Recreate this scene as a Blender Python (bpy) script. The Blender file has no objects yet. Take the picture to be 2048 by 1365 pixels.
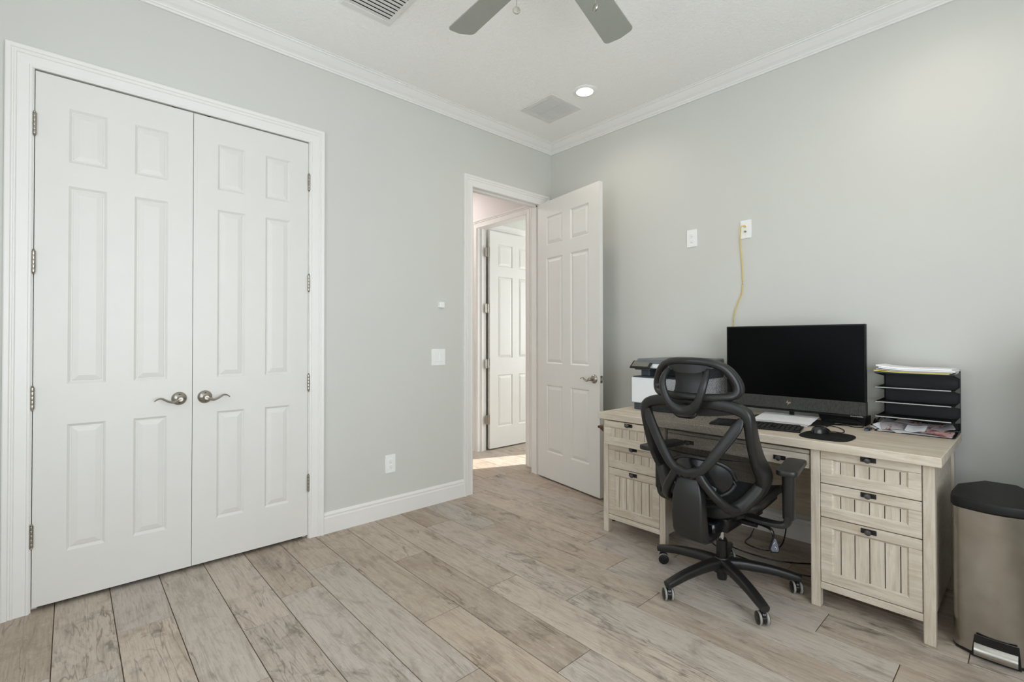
import bpy, bmesh, math, random
from mathutils import Vector, Matrix
random.seed(7)
C = bpy.context.scene.collection
scene = bpy.context.scene
R = math.radians

# ------------------------------------------------------------------ camera
cam_d = bpy.data.cameras.new('camera'); cam = bpy.data.objects.new('camera', cam_d); C.objects.link(cam)
cam_d.sensor_width = 36.0; cam_d.lens = 965.332 * 36 / 2048; cam_d.shift_y = -9.914 / 2048
cam_d.clip_start = 0.02
ya, pi_, ro = R(42.457), R(0.517), R(-0.047)
fw = Vector((math.sin(ya) * math.cos(pi_), math.cos(ya) * math.cos(pi_), math.sin(pi_)))
rt = Vector((math.cos(ya), -math.sin(ya), 0)); up = rt.cross(fw)
r2 = rt * math.cos(ro) + up * math.sin(ro); u2 = -rt * math.sin(ro) + up * math.cos(ro)
M = Matrix((r2, u2, -fw)).transposed().to_4x4(); M.translation = Vector((-3.293, -3.058, 1.221))
cam.matrix_world = M
scene.camera = cam

# ------------------------------------------------------------------ exposure, sky, sun, daylight
vs = scene.view_settings
vs.view_transform = 'Standard'; vs.look = 'None'; vs.gamma = 1.0; vs.use_curve_mapping = False
vs.exposure = 0.0
CAN_POWER, DAY_POWER, SIDE_FILL_POWER, HALL_POWER, FAR_POWER = 11.5, 64, 14, 15, 85
world = bpy.data.worlds.new('world'); scene.world = world; world.use_nodes = True
bg = world.node_tree.nodes['Background']; bg.inputs[0].default_value = (0.72, 0.84, 1.0, 1); bg.inputs[1].default_value = 1.3
def lamp(name, kind, loc, power, color=(1, 1, 1), **kw):
    d = bpy.data.lights.new(name, kind); o = bpy.data.objects.new(name, d); C.objects.link(o)
    o.location = loc; d.energy = power; d.color = color
    for k, v in kw.items():
        if k == 'rot': o.rotation_euler = v
        elif k == 'toward': o.rotation_euler = Vector(v).to_track_quat('-Z', 'Y').to_euler()
        else: setattr(d, k, v)
    return o
sun = lamp('sun', 'SUN', (6, -2, 5), 14.0, (1, 0.95, 0.88), angle=R(0.6), toward=(-0.93 * 0.906, 0.36 * 0.906, -0.42))
lamp('window_daylight', 'AREA', (-2.55, -4.04, 1.50), DAY_POWER, (0.88, 0.94, 1.0), shape='RECTANGLE', size=2.1, size_y=1.9, toward=(0, 1, 0.26))
lamp('side_fill_light', 'AREA', (-4.04, -1.7, 1.55), SIDE_FILL_POWER, (0.95, 0.97, 1.0), shape='RECTANGLE', size=1.3, size_y=1.7, toward=(1, 0, 0.0))  # unseen fill added to brighten the desk fronts and the open door
lamp('hall_ceiling_lamp', 'AREA', (-0.55, 1.7, 2.97), HALL_POWER, (1, 0.94, 0.91), shape='DISK', size=0.3, toward=(0, 0, -1))
lamp('far_room_daylight', 'AREA', (2.9, -0.4, 1.5), FAR_POWER, (0.92, 0.96, 1.0), shape='RECTANGLE', size=1.6, size_y=1.6, toward=(-1, 0.2, 0))

scene.cycles.max_bounces = 10; scene.cycles.diffuse_bounces = 6
scene.cycles.use_denoising = True

# ------------------------------------------------------------------ materials
def srgb(r, g, b):
    f = lambda c: (c / 255 / 12.92) if c / 255 <= 0.04045 else ((c / 255 + 0.055) / 1.055) ** 2.4
    return (f(r), f(g), f(b), 1)
class NT:
    def __init__(s, name):
        s.m = bpy.data.materials.new(name); s.m.use_nodes = True; s.t = s.m.node_tree
        s.b = s.t.nodes['Principled BSDF']; s.out = s.t.nodes['Material Output']
    def n(s, kind, **kw):
        o = s.t.nodes.new(kind)
        for k, v in kw.items(): setattr(o, k, v)
        return o
    def l(s, a, b): s.t.links.new(a, b)
    def coord(s, kind='Object'): return s.n('ShaderNodeTexCoord').outputs[kind]
    def mapping(s, src, scale=(1, 1, 1), loc=None, rot=None):
        m = s.n('ShaderNodeMapping'); m.inputs['Scale'].default_value = scale
        if loc is not None: m.inputs['Location'].default_value = loc
        if rot is not None: m.inputs['Rotation'].default_value = rot
        s.l(src, m.inputs['Vector']); return m.outputs[0]
    def noise(s, src, scale, detail=4, rough=0.55, dist=0.0):
        o = s.n('ShaderNodeTexNoise'); o.inputs['Scale'].default_value = scale; o.inputs['Detail'].default_value = detail
        o.inputs['Roughness'].default_value = rough; o.inputs['Distortion'].default_value = dist
        s.l(src, o.inputs['Vector']); return o.outputs[0]
    def ramp(s, src, stops, interp='LINEAR'):
        o = s.n('ShaderNodeValToRGB'); cr = o.color_ramp; cr.interpolation = interp
        while len(cr.elements) < len(stops): cr.elements.new(0.5)
        for e, (p, c) in zip(cr.elements, stops):
            e.position = p; e.color = c if len(c) == 4 else (*c, 1)
        s.l(src, o.inputs[0]); return o.outputs[0]
    def math(s, op, a, b=None, c=None):
        o = s.n('ShaderNodeMath', operation=op)
        for i, v in enumerate((a, b, c)):
            if v is None: continue
            if isinstance(v, (int, float)): o.inputs[i].default_value = v
            else: s.l(v, o.inputs[i])
        return o.outputs[0]
    def mix(s, fac, a, b, blend='MIX'):
        o = s.n('ShaderNodeMix', data_type='RGBA', blend_type=blend)
        for i, v in ((0, fac), (6, a), (7, b)):
            if isinstance(v, (int, float)): o.inputs[i].default_value = v
            elif isinstance(v, tuple): o.inputs[i].default_value = v
            else: s.l(v, o.inputs[i])
        return o.outputs[2]
    def bump(s, src, strength=0.2, dist=0.002):
        o = s.n('ShaderNodeBump'); o.inputs['Strength'].default_value = strength; o.inputs['Distance'].default_value = dist
        s.l(src, o.inputs['Height']); s.l(o.outputs[0], s.b.inputs['Normal'])
    def set(s, color=None, rough=None, metal=None, spec=None):
        for k, v in (('Base Color', color), ('Roughness', rough), ('Metallic', metal), ('Specular IOR Level', spec)):
            if v is None: continue
            if isinstance(v, (int, float, tuple)): s.b.inputs[k].default_value = v
            else: s.l(v, s.b.inputs[k])
        return s
def plain(name, color, rough=0.5, metal=0.0, spec=0.5, var=0.06, vscale=30, bump=0.0, bscale=200):
    t = NT(name); co = t.coord()
    f = t.noise(co, vscale, 3)
    lo = tuple(c * (1 - var) for c in color[:3]) + (1,); hi = tuple(min(1, c * (1 + var)) for c in color[:3]) + (1,)
    t.set(color=t.ramp(f, [(0.3, lo), (0.7, hi)]), rough=rough, metal=metal, spec=spec)
    if bump: t.bump(t.noise(co, bscale, 2), bump, 0.001)
    return t.m
MT = {}
MT['wall'] = plain('wall_paint', srgb(207, 207, 200), 0.55, var=0.008, vscale=2.5, bump=0.06, bscale=140, spec=0.35)
MT['hall_wall'] = plain('hall_paint', srgb(222, 217, 215), 0.6, var=0.008, vscale=3, bump=0.06, bscale=140)
MT['white'] = plain('white_trim_paint', srgb(231, 229, 224), 0.38, var=0.01, vscale=6)
MT['door'] = plain('white_door_paint', srgb(222, 220, 214), 0.42, var=0.01, vscale=8, bump=0.03, bscale=90)
MT['plate'] = plain('white_plastic_plate', srgb(240, 240, 236), 0.35, var=0.01)
MT['slot'] = plain('dark_slot', srgb(60, 58, 55), 0.6)
MT['plastic'] = plain('black_plastic', srgb(27, 27, 26), 0.42, var=0.08, vscale=40, bump=0.08, bscale=600)
MT['plastic_gloss'] = plain('black_gloss_plastic', srgb(18, 18, 19), 0.25, var=0.05)
MT['plastic_grey'] = plain('blue_grey_plastic', srgb(92, 98, 106), 0.45)
MT['net'] = plain('black_net_fabric', srgb(24, 24, 24), 0.8, spec=0.2)
MT['seatnet'] = plain('dark_seat_fabric', srgb(24, 25, 24), 0.85, bump=0.6, bscale=900, spec=0.2)
MT['tread'] = plain('grey_caster_tread', srgb(150, 147, 140), 0.6, var=0.15, vscale=80)
MT['silver'] = plain('polished_steel', srgb(190, 190, 190), 0.22, 1.0)
MT['nickel'] = plain('brushed_nickel', srgb(168, 162, 152), 0.30, 1.0, var=0.05)
MT['iron'] = plain('dark_cast_metal', srgb(46, 46, 45), 0.45, 0.6, var=0.2, vscale=120, bump=0.3, bscale=300)
MT['knob'] = plain('worn_grey_metal', srgb(92, 92, 90), 0.4, 0.8, var=0.15, vscale=100)
MT['printer_white'] = plain('printer_white_shell', srgb(236, 238, 240), 0.4, var=0.01)
MT['printer_dark'] = plain('printer_slate_shell', srgb(62, 68, 74), 0.5, var=0.04)
MT['printer_mid'] = plain('printer_grey_shell', srgb(110, 114, 116), 0.5, var=0.04)
MT['glass_grey'] = plain('grey_panel_glass', srgb(118, 117, 106), 0.2, var=0.02)
MT['screen'] = plain('black_screen', srgb(3, 3, 4), 0.35, spec=0.08, var=0.02)
MT['bezel'] = plain('black_bezel', srgb(14, 14, 14), 0.45, spec=0.3)
MT['gold'] = plain('pale_gold_mark', srgb(205, 190, 165), 0.3, 0.7)
MT['lettering'] = plain('pale_grey_lettering', srgb(210, 210, 208), 0.5)
MT['metal_black'] = plain('black_enamel_metal', srgb(11, 11, 11), 0.45, var=0.05)
MT['bin_lid'] = plain('dark_lid_plastic', srgb(20, 20, 19), 0.55, var=0.05, bump=0.15, spec=0.35, bscale=500)
MT['paper'] = plain('white_paper', srgb(238, 238, 238), 0.7, var=0.01)
MT['paper_grey'] = plain('grey_paper', srgb(205, 198, 198), 0.7, var=0.03)
MT['paper_yellow'] = plain('yellow_paper', srgb(224, 206, 96), 0.7, var=0.05)
MT['paper_blue'] = plain('teal_folder', srgb(40, 84, 100), 0.6, var=0.05)
MT['cable_yellow'] = plain('yellow_cable_jacket', srgb(222, 192, 78), 0.45, var=0.03)
MT['brown'] = plain('brown_stained_wood', srgb(88, 56, 40), 0.4, var=0.2, vscale=25)
MT['blade'] = plain('silver_grey_blade', srgb(150, 151, 141), 0.45, var=0.02)
MT['vent'] = plain('white_vent_metal', srgb(222, 221, 216), 0.5, var=0.01)
MT['duct'] = plain('dark_duct', srgb(48, 48, 46), 0.8)
MT['grout'] = plain('brown_grout', srgb(100, 80, 62), 0.85, var=0.1, vscale=60)
MT['lip'] = plain('lip_highlight', srgb(176, 176, 174), 0.4, var=0.03)  # pale colour stands in for light caught along the tray lips
MT['groove'] = plain('dark_brown_groove', srgb(34, 27, 20), 0.9)
MT['fob'] = plain('satin_fob_metal', srgb(190, 186, 176), 0.3, 1.0, var=0.25, vscale=400)
t = NT('ceiling_texture'); co = t.coord('Object')
t.set(color=srgb(246, 245, 241), rough=0.8, spec=0.2)
t.bump(t.ramp(t.noise(co, 42, 4, 0.6, 1.2), [(0.42, (0, 0, 0)), (0.62, (1, 1, 1))]), 0.35, 0.004); MT['ceiling'] = t.m
t = NT('lamp_disc'); t.b.inputs['Emission Color'].default_value = (1, 0.97, 0.92, 1); t.b.inputs['Emission Strength'].default_value = 14; MT['lamp'] = t.m
# charcoal speaker cloth
t = NT('charcoal_speaker_cloth'); co = t.coord()
w = t.noise(t.mapping(co, (400, 400, 60)), 1, 2)
t.set(color=t.ramp(w, [(0.3, srgb(52, 52, 49)), (0.7, srgb(74, 74, 70))]), rough=0.85, spec=0.2); t.bump(w, 0.3, 0.0008); MT['cloth'] = t.m
# brushed stainless
t = NT('brushed_stainless'); co = t.coord()
w = t.noise(t.mapping(co, (30, 30, 900)), 1, 3)
sm = t.noise(co, 9, 5, 0.65)
t.set(color=t.ramp(t.noise(co, 14, 4), [(0.3, srgb(172, 168, 160)), (0.7, srgb(186, 183, 176))]), rough=t.math('MULTIPLY_ADD', sm, 0.10, 0.20), metal=1.0)
t.b.inputs['Anisotropic'].default_value = 0.75; tg_ = t.n('ShaderNodeTangent', direction_type='RADIAL', axis='Z'); t.l(tg_.outputs[0], t.b.inputs['Tangent']); t.bump(w, 0.08, 0.0006); MT['steel'] = t.m
# printed mail with blotches of red ink
t = NT('printed_mail'); co = t.coord()
oi = t.n('ShaderNodeObjectInfo').outputs['Random']
base = t.ramp(oi, [(0.0, srgb(214, 205, 204)), (0.3, srgb(226, 205, 201)), (0.5, srgb(222, 220, 218)), (0.7, srgb(218, 178, 172)), (0.85, srgb(214, 208, 204))], 'CONSTANT')
ad = t.n('ShaderNodeVectorMath', operation='ADD'); t.l(co, ad.inputs[0]); t.l(oi, ad.inputs[1])
t.set(color=t.mix(t.ramp(t.noise(ad.outputs[0], 34, 2), [(0.56, (0, 0, 0)), (0.6, (1, 1, 1))]), base, srgb(176, 98, 92)), rough=0.55); MT['mail'] = t.m
# weathered wood-look floor planks; grain runs along Y, every plank its own shade
t = NT('weathered_plank_tile'); co = t.coord()
oi = t.n('ShaderNodeObjectInfo').outputs['Random']
off = t.n('ShaderNodeVectorMath', operation='MULTIPLY_ADD')
cb = t.n('ShaderNodeCombineXYZ'); t.l(oi, cb.inputs[0]); t.l(oi, cb.inputs[1]); t.l(oi, cb.inputs[2])
t.l(cb.outputs[0], off.inputs[0]); off.inputs[1].default_value = (37.0, 53.0, 71.0); t.l(co, off.inputs[2]); v = off.outputs[0]
wide = t.noise(t.mapping(v, (5.5, 1.6, 1)), 1.3, 6, 0.62, 0.8)
patch = t.noise(t.mapping(v, (8, 4.5, 1)), 1.0, 7, 0.68, 1.2)
streak = t.noise(t.mapping(v, (26, 2.4, 1)), 1.0, 6, 0.66, 1.0)
fine = t.noise(t.mapping(v, (150, 10, 1)), 1.0, 4, 0.7)
speck = t.noise(t.mapping(v, (90, 40, 1)), 1.0, 3, 0.6)
basec = t.ramp(oi, [(0.0, srgb(160, 144, 128)), (0.15, srgb(192, 177, 160)), (0.3, srgb(178, 170, 163)), (0.45, srgb(191, 178, 162)), (0.6, srgb(158, 140, 120)), (0.75, srgb(186, 178, 168)), (0.9, srgb(178, 158, 136)), (1.0, srgb(168, 156, 145))])
c1 = t.mix(t.ramp(wide, [(0.30, (0, 0, 0)), (0.68, (1, 1, 1))]), basec, t.mix(0.6, basec, srgb(190, 180, 166)))
c2 = t.mix(t.math('MULTIPLY', t.ramp(patch, [(0.50, (0, 0, 0)), (0.70, (1, 1, 1))]), 0.50), c1, srgb(126, 114, 101))
c3 = t.mix(t.math('MULTIPLY', t.ramp(patch, [(0.30, (1, 1, 1)), (0.42, (0, 0, 0))]), 0.45), c2, srgb(192, 183, 170))
c4 = t.mix(t.math('MULTIPLY', t.ramp(streak, [(0.50, (0, 0, 0)), (0.70, (1, 1, 1))]), 0.42), c3, srgb(120, 102, 84))
c5 = t.mix(t.math('MULTIPLY', t.ramp(fine, [(0.48, (0, 0, 0)), (0.70, (1, 1, 1))]), 0.42), c4, srgb(126, 111, 96))
c5 = t.mix(t.math('MULTIPLY', t.ramp(speck, [(0.62, (0, 0, 0)), (0.70, (1, 1, 1))]), 0.30), c5, srgb(204, 198, 188))
# soot-like smudges, hairline cracks along the grain and a few knots
smn = t.noise(t.mapping(v, (13, 5, 1)), 1.0, 6, 0.72, 1.0)
gate = t.noise(t.mapping(v, (3.0, 1.6, 1)), 1.0, 2, 0.5)
smud = t.math('MULTIPLY', t.ramp(smn, [(0.54, (0, 0, 0)), (0.66, (1, 1, 1))]), t.ramp(gate, [(0.50, (0, 0, 0)), (0.62, (1, 1, 1))]))
c6 = t.mix(t.math('MULTIPLY', smud, 0.7), c5, srgb(96, 88, 79))
cn = t.noise(t.mapping(v, (9, 0.8, 1)), 1.0, 4, 0.55, 0.4)
crack = t.ramp(t.math('ABSOLUTE', t.math('SUBTRACT', cn, 0.5)), [(0.0, (1, 1, 1)), (0.003, (1, 1, 1)), (0.008, (0, 0, 0))])
ck = t.math('MULTIPLY', crack, t.ramp(gate, [(0.44, (0, 0, 0)), (0.54, (1, 1, 1))]))
c6 = t.mix(t.math('MULTIPLY', ck, 0.5), c6, srgb(84, 68, 54))
vor = t.n('ShaderNodeTexVoronoi'); vor.inputs['Scale'].default_value = 1.0; t.l(t.mapping(v, (3.2, 1.3, 0.01)), vor.inputs['Vector'])
knot = t.ramp(t.math('ADD', vor.outputs['Distance'], t.math('MULTIPLY', patch, 0.10)), [(0.075, (1, 1, 1)), (0.13, (0, 0, 0))])
c7 = t.mix(t.math('MULTIPLY', knot, 0.6), c6, srgb(88, 72, 58))
t.set(color=c7, rough=t.math('MULTIPLY_ADD', fine, 0.2, 0.42), spec=0.35)
t.bump(t.math('ADD', streak, t.math('MULTIPLY', fine, 0.5)), 0.18, 0.0010); MT['plank'] = t.m
# whitewashed desk wood, grain along a chosen axis
def desk_wood(name, scale, tint=1.0):
    t = NT(name); co = t.coord()
    oi = t.n('ShaderNodeObjectInfo').outputs['Random']
    off = t.n('ShaderNodeVectorMath', operation='MULTIPLY_ADD')
    cb = t.n('ShaderNodeCombineXYZ'); t.l(oi, cb.inputs[0]); t.l(oi, cb.inputs[1]); t.l(oi, cb.inputs[2])
    t.l(cb.outputs[0], off.inputs[0]); off.inputs[1].default_value = (11.0, 17.0, 23.0); t.l(co, off.inputs[2]); v = off.outputs[0]
    g = t.noise(t.mapping(v, scale), 1.0, 6, 0.65, 0.8)
    b = t.noise(v, 6, 4, 0.6, 0.5)
    c1 = t.mix(t.ramp(g, [(0.38, (0, 0, 0)), (0.66, (1, 1, 1))]), srgb(214 * tint, 204 * tint, 188 * tint), srgb(186 * tint, 173 * tint, 154 * tint))
    c2 = t.mix(t.math('MULTIPLY', t.ramp(b, [(0.5, (0, 0, 0)), (0.75, (1, 1, 1))]), 0.55), c1, srgb(184 * tint, 167 * tint, 141 * tint))
    d = t.noise(t.mapping(v, tuple(q * 2.2 for q in scale)), 1.0, 4, 0.7, 0.6)
    c2 = t.mix(t.math('MULTIPLY', t.ramp(d, [(0.56, (0, 0, 0)), (0.70, (1, 1, 1))]), 0.35), c2, srgb(140 * tint, 126 * tint, 106 * tint))
    c3 = t.mix(t.math('MULTIPLY', oi, 0.20), c2, srgb(164 * tint, 152 * tint, 134 * tint))
    t.set(color=c3, rough=0.5, spec=0.35); t.bump(g, 0.12, 0.0008); return t.m
MT['wood_y'] = desk_wood('whitewashed_wood_horizontal', (40, 3, 40))
MT['wood_z'] = desk_wood('whitewashed_wood_upright', (40, 40, 3))
MT['wood_top'] = desk_wood('whitewashed_wood_top', (34, 2.2, 34), 1.02)
t = NT('window_pane'); tr = t.n('ShaderNodeBsdfTransparent'); gl = t.n('ShaderNodeBsdfGlossy'); gl.inputs['Roughness'].default_value = 0.02
mx = t.n('ShaderNodeMixShader'); mx.inputs[0].default_value = 0.08; t.l(tr.outputs[0], mx.inputs[1]); t.l(gl.outputs[0], mx.inputs[2]); t.l(mx.outputs[0], t.out.inputs[0]); MT['pane'] = t.m

# ------------------------------------------------------------------ mesh builder
ORG = {}
class MB:
    def __init__(s): s.bm = bmesh.new()
    def box(s, x0, x1, y0, y1, z0, z1, bev=0.0, seg=1):
        r = bmesh.ops.create_cube(s.bm, size=1.0)['verts']
        for v in r: v.co = Vector(((x0 + x1) / 2 + v.co.x * (x1 - x0), (y0 + y1) / 2 + v.co.y * (y1 - y0), (z0 + z1) / 2 + v.co.z * (z1 - z0)))
        if bev > 0:
            es = list({e for v in r for e in v.link_edges})
            bmesh.ops.bevel(s.bm, geom=es, offset=bev, segments=seg, affect='EDGES', profile=0.5)
        return s
    def poly(s, pts): return s.bm.faces.new([s.bm.verts.new(p) for p in pts])
    def prism(s, pts, axis, a, b, bev=0.0, seg=1):
        """closed outline extruded along an axis; pts are pairs in the other two axes (in x,y,z order)"""
        def mk(p, h):
            return Vector((h, p[0], p[1])) if axis == 'x' else Vector((p[0], h, p[1])) if axis == 'y' else Vector((p[0], p[1], h))
        A = [s.bm.verts.new(mk(p, a)) for p in pts]; B = [s.bm.verts.new(mk(p, b)) for p in pts]; n = len(pts)
        fs = [s.bm.faces.new(A), s.bm.faces.new(B[::-1])]
        fs += [s.bm.faces.new((A[i], B[i], B[(i + 1) % n], A[(i + 1) % n])) for i in range(n)]
        bmesh.ops.recalc_face_normals(s.bm, faces=fs)
        if bev > 0:
            es = [e for f in fs[:2] for e in f.edges]
            bmesh.ops.bevel(s.bm, geom=list(set(es)), offset=bev, segments=seg, affect='EDGES', profile=0.5)
        return s
    def sweep(s, path, radii, n=10, closed=False, upv=(0, 0, 1), power=2.0, caps=True):
        """tube along a path; radii: number, or list of numbers or (a, b) pairs: a across, b along the up direction"""
        P = [Vector(p) for p in path]; m = len(P); upv = Vector(upv); rings = []
        if isinstance(radii, (int, float)) or (isinstance(radii, tuple)): radii = [radii] * m
        for i, p in enumerate(P):
            a = P[(i - 1) % m] if (closed or i > 0) else p; b = P[(i + 1) % m] if (closed or i < m - 1) else p
            tg = (b - a).normalized(); side = tg.cross(upv)
            if side.length < 1e-4: side = tg.cross(Vector((1, 0, 0)) if abs(tg.x) < 0.9 else Vector((0, 1, 0)))
            side.normalize(); u = side.cross(tg).normalized()
            r = radii[i]; ra, rb = (r, r) if isinstance(r, (int, float)) else r
            ring = []
            for k in range(n):
                th = 2 * math.pi * k / n; c, sn = math.cos(th), math.sin(th)
                cx = math.copysign(abs(c) ** (2 / power), c); sx = math.copysign(abs(sn) ** (2 / power), sn)
                ring.append(s.bm.verts.new(p + side * (ra * cx) + u * (rb * sx)))
            rings.append(ring)
        for i in range(m if closed else m - 1):
            A, B = rings[i], rings[(i + 1) % m]
            for k in range(n): s.bm.faces.new((A[k], A[(k + 1) % n], B[(k + 1) % n], B[k]))
        if not closed and caps:
            s.bm.faces.new(rings[0][::-1]); s.bm.faces.new(rings[-1])
        return s
    def lathe(s, prof, centre, axis='z', n=24):
        """profile of (radius, height) turned round an axis through centre"""
        c = Vector(centre); rings = []
        for r, h in prof:
            ring = []
            for k in range(n):
                th = 2 * math.pi * k / n; a, b = r * math.cos(th), r * math.sin(th)
                d = (a, b, h) if axis == 'z' else (h, a, b) if axis == 'x' else (a, h, b)
                ring.append(s.bm.verts.new(c + Vector(d)))
            rings.append(ring)
        fs = []
        for A, B in zip(rings, rings[1:]):
            for k in range(n): fs.append(s.bm.faces.new((A[k], A[(k + 1) % n], B[(k + 1) % n], B[k])))
        fs.append(s.bm.faces.new(rings[0][::-1])); fs.append(s.bm.faces.new(rings[-1]))
        bmesh.ops.recalc_face_normals(s.bm, faces=fs)
        return s
    def cyl(s, p, q, r, n=16): return s.sweep([p, q], r, n)
    def sheet(s, fn, nu, nv, thick=0.0, tdir=(0, 0, 1)):
        """solid sheet over fn(u, v), u and v in 0..1"""
        G = [[s.bm.verts.new(fn(i / nu, j / nv)) for j in range(nv + 1)] for i in range(nu + 1)]
        if thick == 0:
            for i in range(nu):
                for j in range(nv): s.bm.faces.new((G[i][j], G[i + 1][j], G[i + 1][j + 1], G[i][j + 1]))
            return s
        td = Vector(tdir) * thick
        H = [[s.bm.verts.new(Vector(g.co) - td) for g in row] for row in G]
        for i in range(nu):
            for j in range(nv):
                s.bm.faces.new((G[i][j], G[i + 1][j], G[i + 1][j + 1], G[i][j + 1])); s.bm.faces.new((H[i][j], H[i][j + 1], H[i + 1][j + 1], H[i + 1][j]))
        for i in range(nu):
            s.bm.faces.new((G[i][0], H[i][0], H[i + 1][0], G[i + 1][0])); s.bm.faces.new((G[i][nv], G[i + 1][nv], H[i + 1][nv], H[i][nv]))
        for j in range(nv):
            s.bm.faces.new((G[0][j], G[0][j + 1], H[0][j + 1], H[0][j])); s.bm.faces.new((G[nu][j], H[nu][j], H[nu][j + 1], G[nu][j + 1]))
        return s
    def lattice(s, fn, nu, nv, wire):
        """net of diamond holes over fn(u, v); wire is the open share of each cell across"""
        V = {}
        def vt(i, j):
            if (i, j) not in V: V[(i, j)] = s.bm.verts.new(fn(i / nu, j / nv))
            return V[(i, j)]
        for i in range(1, nu):
            for j in range(1, nv):
                if (i + j) % 2 == 0: continue
                q = [vt(i - 1, j), vt(i, j - 1), vt(i + 1, j), vt(i, j + 1)]
                c = (q[0].co + q[1].co + q[2].co + q[3].co) / 4
                w = [s.bm.verts.new(c + (p.co - c) * wire) for p in q]
                for k in range(4): s.bm.faces.new((q[k], q[(k + 1) % 4], w[(k + 1) % 4], w[k]))
        return s
    def xform(s, mat): bmesh.ops.transform(s.bm, matrix=mat, verts=s.bm.verts[:]); return s
    def build(s, name, mat, parent=None, smooth=False, label=None, local=False, fixn=True):
        if fixn: bmesh.ops.recalc_face_normals(s.bm, faces=s.bm.faces[:])
        me = bpy.data.meshes.new(name)
        org = Vector((0, 0, 0)) if (parent is None or local) else ORG.get(parent.name, Vector((0, 0, 0)))
        if org.length > 0: bmesh.ops.translate(s.bm, verts=s.bm.verts[:], vec=-org)
        s.bm.to_mesh(me); s.bm.free()
        for m in (mat if isinstance(mat, (list, tuple)) else [mat]): me.materials.append(m)
        if smooth:
            me.polygons.foreach_set('use_smooth', [True] * len(me.polygons))
            try: me.set_sharp_from_angle(angle=R(40))
            except Exception: pass
        o = bpy.data.objects.new(name, me); C.objects.link(o)
        if parent is not None: o.parent = parent; ORG[o.name] = ORG.get(parent.name, Vector((0, 0, 0))) if not local else Vector((0, 0, 0))
        else: ORG[o.name] = Vector((0, 0, 0))
        if label: o['label'] = label
        return o
def tag(o, label, cat, group=None, kind=None):
    o['label'] = label; o['category'] = cat
    if group: o['group'] = group
    if kind: o['kind'] = kind
    return o
def thing(name, loc, label, cat, group=None, rotz=0.0, kind=None):
    o = bpy.data.objects.new(name, None); C.objects.link(o); o.location = loc; o.rotation_euler = (0, 0, rotz); o.empty_display_size = 0.05
    ORG[o.name] = Vector(loc) if rotz == 0.0 else Vector((0, 0, 0))
    return tag(o, label, cat, group, kind)
def struct(o, label, cat): return tag(o, label, cat, kind='structure')
def copy_tree(o, parent=None):
    c = o.copy(); C.objects.link(c)
    if parent is not None: c.parent = parent
    for ch in list(o.children): copy_tree(ch, c)
    return c
def arc(cx, cy, r, a0, a1, n): return [(cx + r * math.cos(R(a0 + (a1 - a0) * i / n)), cy + r * math.sin(R(a0 + (a1 - a0) * i / n))) for i in range(n + 1)]
def rrect(x0, x1, y0, y1, r, n=4):
    return arc(x1 - r, y1 - r, r, 0, 90, n) + arc(x0 + r, y1 - r, r, 90, 180, n) + arc(x0 + r, y0 + r, r, 180, 270, n) + arc(x1 - r, y0 + r, r, 270, 360, n)
def spline(pts, n=6, closed=False):
    P = [Vector(p) for p in pts]; m = len(P); out = []
    for i in range(m if closed else m - 1):
        g = lambda k: P[k % m] if closed else P[max(0, min(m - 1, k))]
        a, b, c, d = g(i - 1), g(i), g(i + 1), g(i + 2)
        for k in range(n):
            q = k / n
            out.append(0.5 * ((2 * b) + (c - a) * q + (2 * a - 5 * b + 4 * c - d) * q * q + (3 * b - a - 3 * c + d) * q ** 3))
    if not closed: out.append(P[-1])
    return out
def lerp_list(vals, m):
    out = []
    for i in range(m):
        f = i / (m - 1) * (len(vals) - 1); k = min(int(f), len(vals) - 2); q = f - k
        a, b = vals[k], vals[k + 1]
        out.append(tuple(x + (y - x) * q for x, y in zip(a, b)) if isinstance(a, tuple) else a + (b - a) * q)
    return out
W_, TZ = MT['wall'], 3.02       # wall paint, ceiling height

# ================================================================== ROOM SHELL
fl = struct(MB().box(-4.22, 3.12, -4.22, 3.12, -0.06, -0.004).build('floor', MT['grout']), 'weathered wood-look plank floor with thin brown joints', 'floor')
PW, PL = 0.1964, 1.205
first = None
joints = {0: -0.718, 1: -0.455, 2: -1.16, 3: -0.795, 4: -0.62, 5: -0.435, 6: -1.25, 7: -0.647, 8: -1.212, 9: -0.345, 10: -0.603, 11: -0.285, 12: -0.005, 13: -0.457, 14: 0.268}
def plank(x0, y0, y1):
    global first
    L = y1 - y0
    if abs(L - PL) < 1e-4 and first is not None:
        o = first.copy(); C.objects.link(o)
    else:
        o = MB().box(-PW / 2 + 0.0016, PW / 2 - 0.0016, -L / 2 + 0.0016, L / 2 - 0.0016, -0.004, 0.0, 0.0009).build('plank', MT['plank'], fl)
        if abs(L - PL) < 1e-4: first = o
    o.parent = fl; o.location = (x0 + PW / 2, (y0 + y1) / 2, 0)
for k in range(-4, 23):
    x0 = -3.340 + PW * k
    j = joints.get(k, (0.37 * k * 1.7) % PL)
    lo, hi = (-4.1, 0.62) if x0 < -1.0 else (-4.1, 2.1) if x0 < 0 else (0.12, 1.3)
    y = j - PL * math.ceil((j - lo) / PL)
    while y < hi:
        a, b = max(y, lo), min(y + PL, hi)
        if b - a > 0.03: plank(x0, a, b)
        y += PL
struct(MB().box(-4.22, 3.12, -4.22, 3.12, TZ, TZ + 0.1).build('ceiling', MT['ceiling']), 'pale knockdown-textured ceiling', 'ceiling')
JH = 2.455
m = MB()      # closet and entry wall
for a, b in ((-4.1, -3.438), (-2.186, -0.951), (-0.123, 0.0)): m.box(a, b, 0, 0.12, 0, TZ)
m.box(-3.438, -2.186, 0, 0.12, 2.475, TZ).box(-0.951, -0.123, 0, 0.12, 2.475, TZ)
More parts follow.
